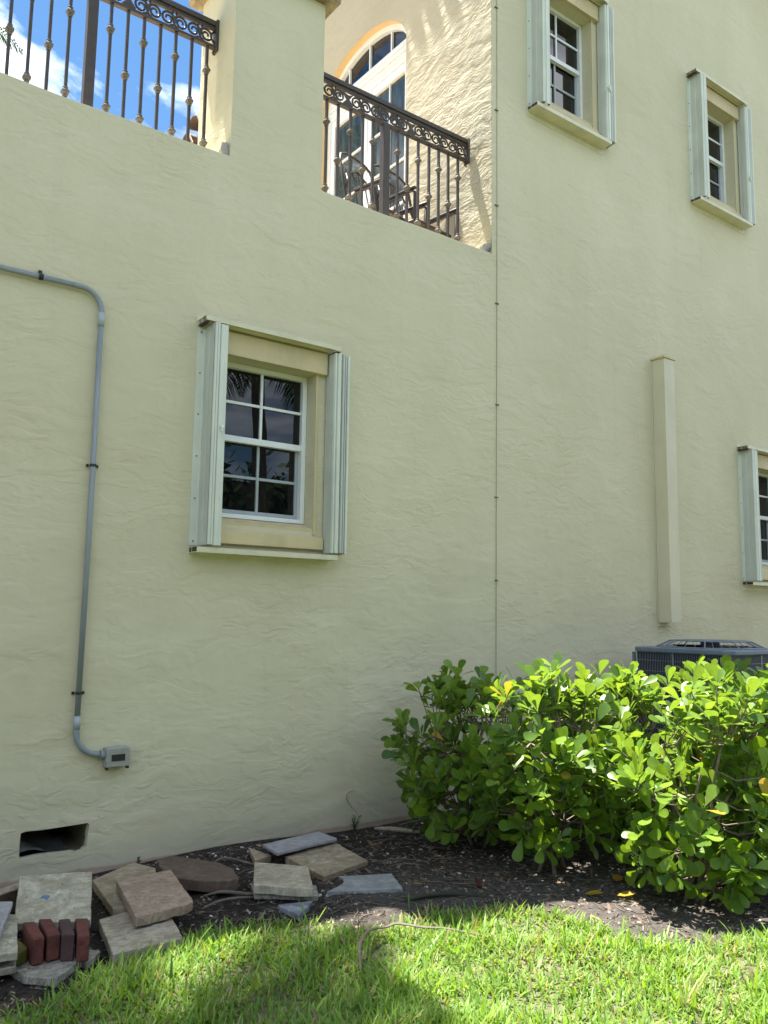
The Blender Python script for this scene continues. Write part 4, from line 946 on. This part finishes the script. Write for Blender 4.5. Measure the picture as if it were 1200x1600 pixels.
# ------------------------------------------------------------------ hedge shrubs
def leaf_mesh(name, seed):
    rd = random.Random(seed); bend = rd.uniform(.03, .16); fold = rd.uniform(.02, .10); wide = rd.uniform(.9, 1.08)
    prof = [(0, .0), (.12, .022), (.30, .075), (.50, .150), (.68, .215), (.84, .235), (.94, .175), (.985, .09)]
    V = []; F = []
    for t, w_ in prof: V += [(-w_*wide, t, fold*w_*1.6-bend*t*t), (0, t, -bend*t*t), (w_*wide, t, fold*w_*1.6-bend*t*t)]
    V.append((0, 1.0, -bend)); n = len(prof)
    for k in range(n-1):
        a = 3*k; b_ = 3*(k+1)
        F += [(a, a+1, b_+1, b_), (a+1, a+2, b_+2, b_+1)]
    a = 3*(n-1); F += [(a, a+1, 3*n), (a+1, a+2, 3*n)]
    return V, F
LM = [leaf_mesh('leaf', s_) for s_ in range(6)]
LME = []
for k_, (V, F) in enumerate(LM):
    me = mesh('leaf', V, F, True); me.materials.append(M['leaf']); LME.append(me)
LMY = mesh('leaf', *LM[0], True); LMY.materials.append(M['leaf_yellow'])
CAM = Vector((0, -5.05, 1.5))
def shrub(cx_, cy_, rx, ry, h, ntips, label, seed, zmin=.12, nstem=6, skew=0):
    rd = random.Random(seed); root = empty('hedge_shrub', (cx_, cy_, 0), label, 'shrub', 'glossy leaved shrubs forming the hedge')
    stems = []
    for i in range(nstem):
        a = 2*math.pi*(i+rd.random()*.6)/nstem; r_ = rd.uniform(.3, .72)
        b0 = Vector((rd.uniform(-.10, .10), rd.uniform(-.10, .10), -.02)); e = Vector((math.cos(a)*rx*r_, math.sin(a)*ry*r_, h*rd.uniform(.62, .8)))
        pts = []
        for k in range(7):
            t = k/6; p = b0.lerp(e, t); p.x *= (.45+.55*t) if t else 1; p.y *= (.45+.55*t) if t else 1
            p += Vector((rd.gauss(0, .012), rd.gauss(0, .012), 0)); pts.append(p)
        stems.append(pts)
        MB().tube(pts, [.013-.0012*k for k in range(7)], 7).build('stem', M['bark'], root, smooth=True, fix=False)
    tips = []
    while len(tips) < ntips:
        a = rd.uniform(0, 2*math.pi); sh_ = rd.random()
        u = rd.uniform(-1, 1); rad = (rd.uniform(.72, 1.0) if rd.random() < .74 else rd.uniform(.25, .72))
        z = h*(.5+.5*u)
        if z < zmin: continue
        top = z > h*.72
        k = math.sqrt(max(.05, 1-max(0, abs(2*z/h-1.05))**3.2))
        if top and rd.random() < .6: rad = rd.uniform(.1, 1)
        p = Vector((math.cos(a)*rx*rad*k, math.sin(a)*ry*rad*k, min(z, h*rd.uniform(.90, 1.02))))
        if top and rad < .8: p.z = h*rd.uniform(.86, 1.0)
        if top and rd.random() < .13: p.z = h*rd.uniform(1.02, 1.10)
        out_ = Vector((p.x/rx, p.y/ry, 0)); d = out_*(.9 if not top else .35)+Vector((0, 0, .35+1.1*(z/h)))+Vector((rd.gauss(0, .25), rd.gauss(0, .25), rd.gauss(0, .2)))
        if z < h*.35: d = out_*1.0+Vector((0, 0, rd.uniform(-.55, .45)))
        tips.append((p, d.normalized()))
    leaves = []; tw_ = MB()
    for p, d in tips:
        # attach to the nearest lower point of a stem
        best = min((q for s_ in stems for q in s_[1:] if q.z < p.z+.05), key=lambda q: (q-p).length_squared+.25*max(0, q.z-p.z+.1), default=stems[0][2])
        c1 = best.lerp(p, .5)+Vector((0, 0, -.03))+d*-.03; pts = [best, best.lerp(c1, .5), c1, p-d*.05, p]
        tw_.tube(pts, [.0055, .005, .0042, .0035, .0028], 5, cap=False)
        a = Vector((0, 0, 1)) if abs(d.z) < .9 else Vector((1, 0, 0)); s1 = d.cross(a).normalized(); s2 = d.cross(s1)
        nl = rd.randint(4, 7); ph = rd.uniform(0, 6.28)
        for q in range(nl+3):
            if q < nl: an = ph+q*2.4; sp_ = R(rd.uniform(22, 68)); at = p-d*rd.uniform(0, .03); ln = rd.uniform(.078, .152)
            else: an = rd.uniform(0, 6.28); sp_ = R(rd.uniform(55, 95)); at = p-d*rd.uniform(.04, .12); ln = rd.uniform(.085, .158)
            rdn = s1*math.cos(an)+s2*math.sin(an); ld = (d*math.cos(sp_)+rdn*math.sin(sp_)).normalized()
            ld = (ld+Vector((0, 0, .10))).normalized()
            nn = (d-ld*d.dot(ld)).normalized(); roll = rd.gauss(0, .35); nn = (nn*math.cos(roll)+ld.cross(nn)*math.sin(roll)).normalized()
            sd_ = ld.cross(nn); st = .012
            mt = Matrix((sd_*ln, ld*ln, nn*ln)).transposed().to_4x4(); mt.translation = at+ld*st*.5
            if (at+ld*ln).z < .02 or at.z < .02: continue
            if cy_+at.y > -.04: continue
            leaves.append((mt, at))
    tag(tw_.build('branch', M['bark'], root, smooth=True, fix=False), kind='stuff')
    # the 300 leaves that show largest are parts of their own, the rest one part
    cl = CAM-Vector((cx_, cy_, 0)); cdir = cl.normalized()
    leaves.sort(key=lambda m_: -((m_[1].dot(cdir))*1.0+m_[1].z*.55+rd.uniform(-.04, .04)))
    for i, (mt, _) in enumerate(leaves[:300]):
        me = LME[rd.randrange(6)]
        if rd.random() < .008: me = LMY
        o_ = bpy.data.objects.new('leaf', me); COL.objects.link(o_); o_.parent = root; o_.matrix_local = mt
    V = []; F = []
    for (mt, _) in leaves[300:]:
        v, f = LM[rd.randrange(6)]; b_ = len(V); V += [mt @ Vector(q) for q in v]; F += [tuple(b_+k for k in g_) for g_ in f]
    if F:
        me = mesh('leaf', V, F, True); tag(link('leaf', me, M['leaf'], root), kind='stuff')
    return root
SH = [(3.98, -.70, .50, .50, 1.0, 150, 'leftmost hedge shrub, in shade next to the wall', 1),
      (4.02, -1.42, .50, .45, 1.08, 160, 'second hedge shrub from the left, sunlit on top, with a bare forked stem below', 2),
      (4.26, -2.28, .46, .44, 1.07, 130, 'hedge shrub nearest the lawn, in front of the others', 3),
      (4.90, -2.34, .50, .46, 1.09, 170, 'sunlit hedge shrub at the right edge of the photo nearest the lawn', 4),
      (4.80, -1.35, .50, .48, 1.04, 150, 'hedge shrub in the rear row in front of the air conditioner', 5),
      (5.55, -1.75, .50, .5, 1.06, 120, 'hedge shrub at the far right behind the others, beside the condenser', 6)]
for s_ in SH: shrub(*s_[:6], s_[6], s_[7], zmin=.2 if s_[7] in (2, 5, 6) else .1)

# ------------------------------------------------------------------ palms
def frond(base, az, elev, ln, nleaf, lw, ll, droop, name, root, rd):
    pts = []; p = Vector(base); e = elev; n = 12
    for k in range(n+1):
        pts.append(p.copy()); t = k/n; d = Vector((math.cos(az)*math.cos(e), math.sin(az)*math.cos(e), math.sin(e))); p = p+d*ln/n; e -= droop/n*(.5+1.2*t)
    m = MB(); m.tube(pts, [.022*(1-.85*k/n) for k in range(n+1)], 5)
    side = Vector((-math.sin(az), math.cos(az), 0))
    for q in range(nleaf):
        t = .12+.88*q/nleaf; f = t*n; i = min(int(f), n-1); b_ = pts[i].lerp(pts[i+1], f-i); fwd = (pts[i+1]-pts[i]).normalized()
        L_ = ll*math.sin(math.pi*min(1, .15+.85*t)**.8)*.9+ll*.12
        for s_ in (-1, 1):
            d = (side*s_*.85+fwd*.6+Vector((0, 0, -.05+rd.gauss(0, .12)))).normalized(); mid = b_+d*L_*.5; tip = b_+d*L_+Vector((0, 0, -L_*rd.uniform(.15, .5)))
            w_ = fwd*lw
            m.add([b_-w_*.6, b_+w_*.6, mid+w_, mid-w_, tip], [(0, 1, 2, 3), (3, 2, 4)])
    return m.build(name, M['palm'], root, fix=False)
def palm(c, h, lean, nf, ln, label, seed, droop=1.5, loc_elev=(-.25, 1.2), nleaf=44, ll=.6, lw=.016, azr=(0, 2*math.pi)):
    rd = random.Random(seed); root = empty('palm_tree', c, label, 'palm tree')
    pts = [Vector((lean[0]*(k/8)**1.6, lean[1]*(k/8)**1.6, h*k/8)) for k in range(9)]
    MB().tube(pts, [.20-.010*k for k in range(9)], 12).build('trunk', M['palm_trunk'], root, smooth=True, fix=False)
    for i in range(nf):
        az = azr[0]+(azr[1]-azr[0])*(i+rd.random()*.5)/nf; el = loc_elev[0]+(loc_elev[1]-loc_elev[0])*((i*7) % nf)/nf
        frond(pts[-1]+Vector((0, 0, .1)), az, el, ln*rd.uniform(.85, 1.1), nleaf, lw, ll, droop, 'frond', root, rd)
    return root
palm((-1.35, -.75, 0), 9.6, (1.32, .80), 18, 2.6, 'tall palm left of the picture that dapples the lawn with shade', 21, nleaf=48, lw=.024, ll=.5)
palm((.2, 11.2, 0), 11.4, (.25, 0), 19, 2.9, 'palm behind the terrace whose frond tips show at the upper left behind the railing', 22, nleaf=50, ll=.75, lw=.022)
palm((7.9, -9.2, 0), 6.6, (-.3, .1), 18, 2.7, 'palm standing behind the viewpoint, mirrored in the ground floor window', 23, nleaf=50, lw=.02)
palm((10.6, -11.0, 0), 7.6, (.3, .2), 16, 2.8, 'taller palm behind the viewpoint to the right, mirrored in dark window panes', 24, lw=.02)
# unseen hedge added far behind the viewpoint to darken the window reflections
fh = empty('reflection_hedge', (6, -15, 0), 'tall unseen hedge added behind the viewpoint to darken the window reflections', 'hedge')
hm = MB(); rd = random.Random(5)
for i in range(9000):
    x = rd.uniform(-22, 34); y = -14.5+rd.gauss(0, .28); z = rd.uniform(0, 5.2) if rd.random() < .75 else rd.gauss(5.1, .3); s_ = rd.uniform(.10, .24); a = rd.uniform(0, 6.28); t = rd.gauss(0, .6)
    u = Vector((math.cos(a), math.sin(a), t)).normalized()*s_; v = Vector((rd.gauss(0, .4), rd.gauss(0, .4), 1)).normalized()*s_*.5; c_ = Vector((x-6, y+15, z))
    hm.add([c_-u, c_-v, c_+u, c_+v], [(0, 1, 2, 3)])
tag(hm.build('foliage', M['hedgefar'], fh, fix=False), kind='stuff')
MB().box((-28, -.0, 0), (28, .5, 5.0)).build('core', M['weed_dark'], fh)
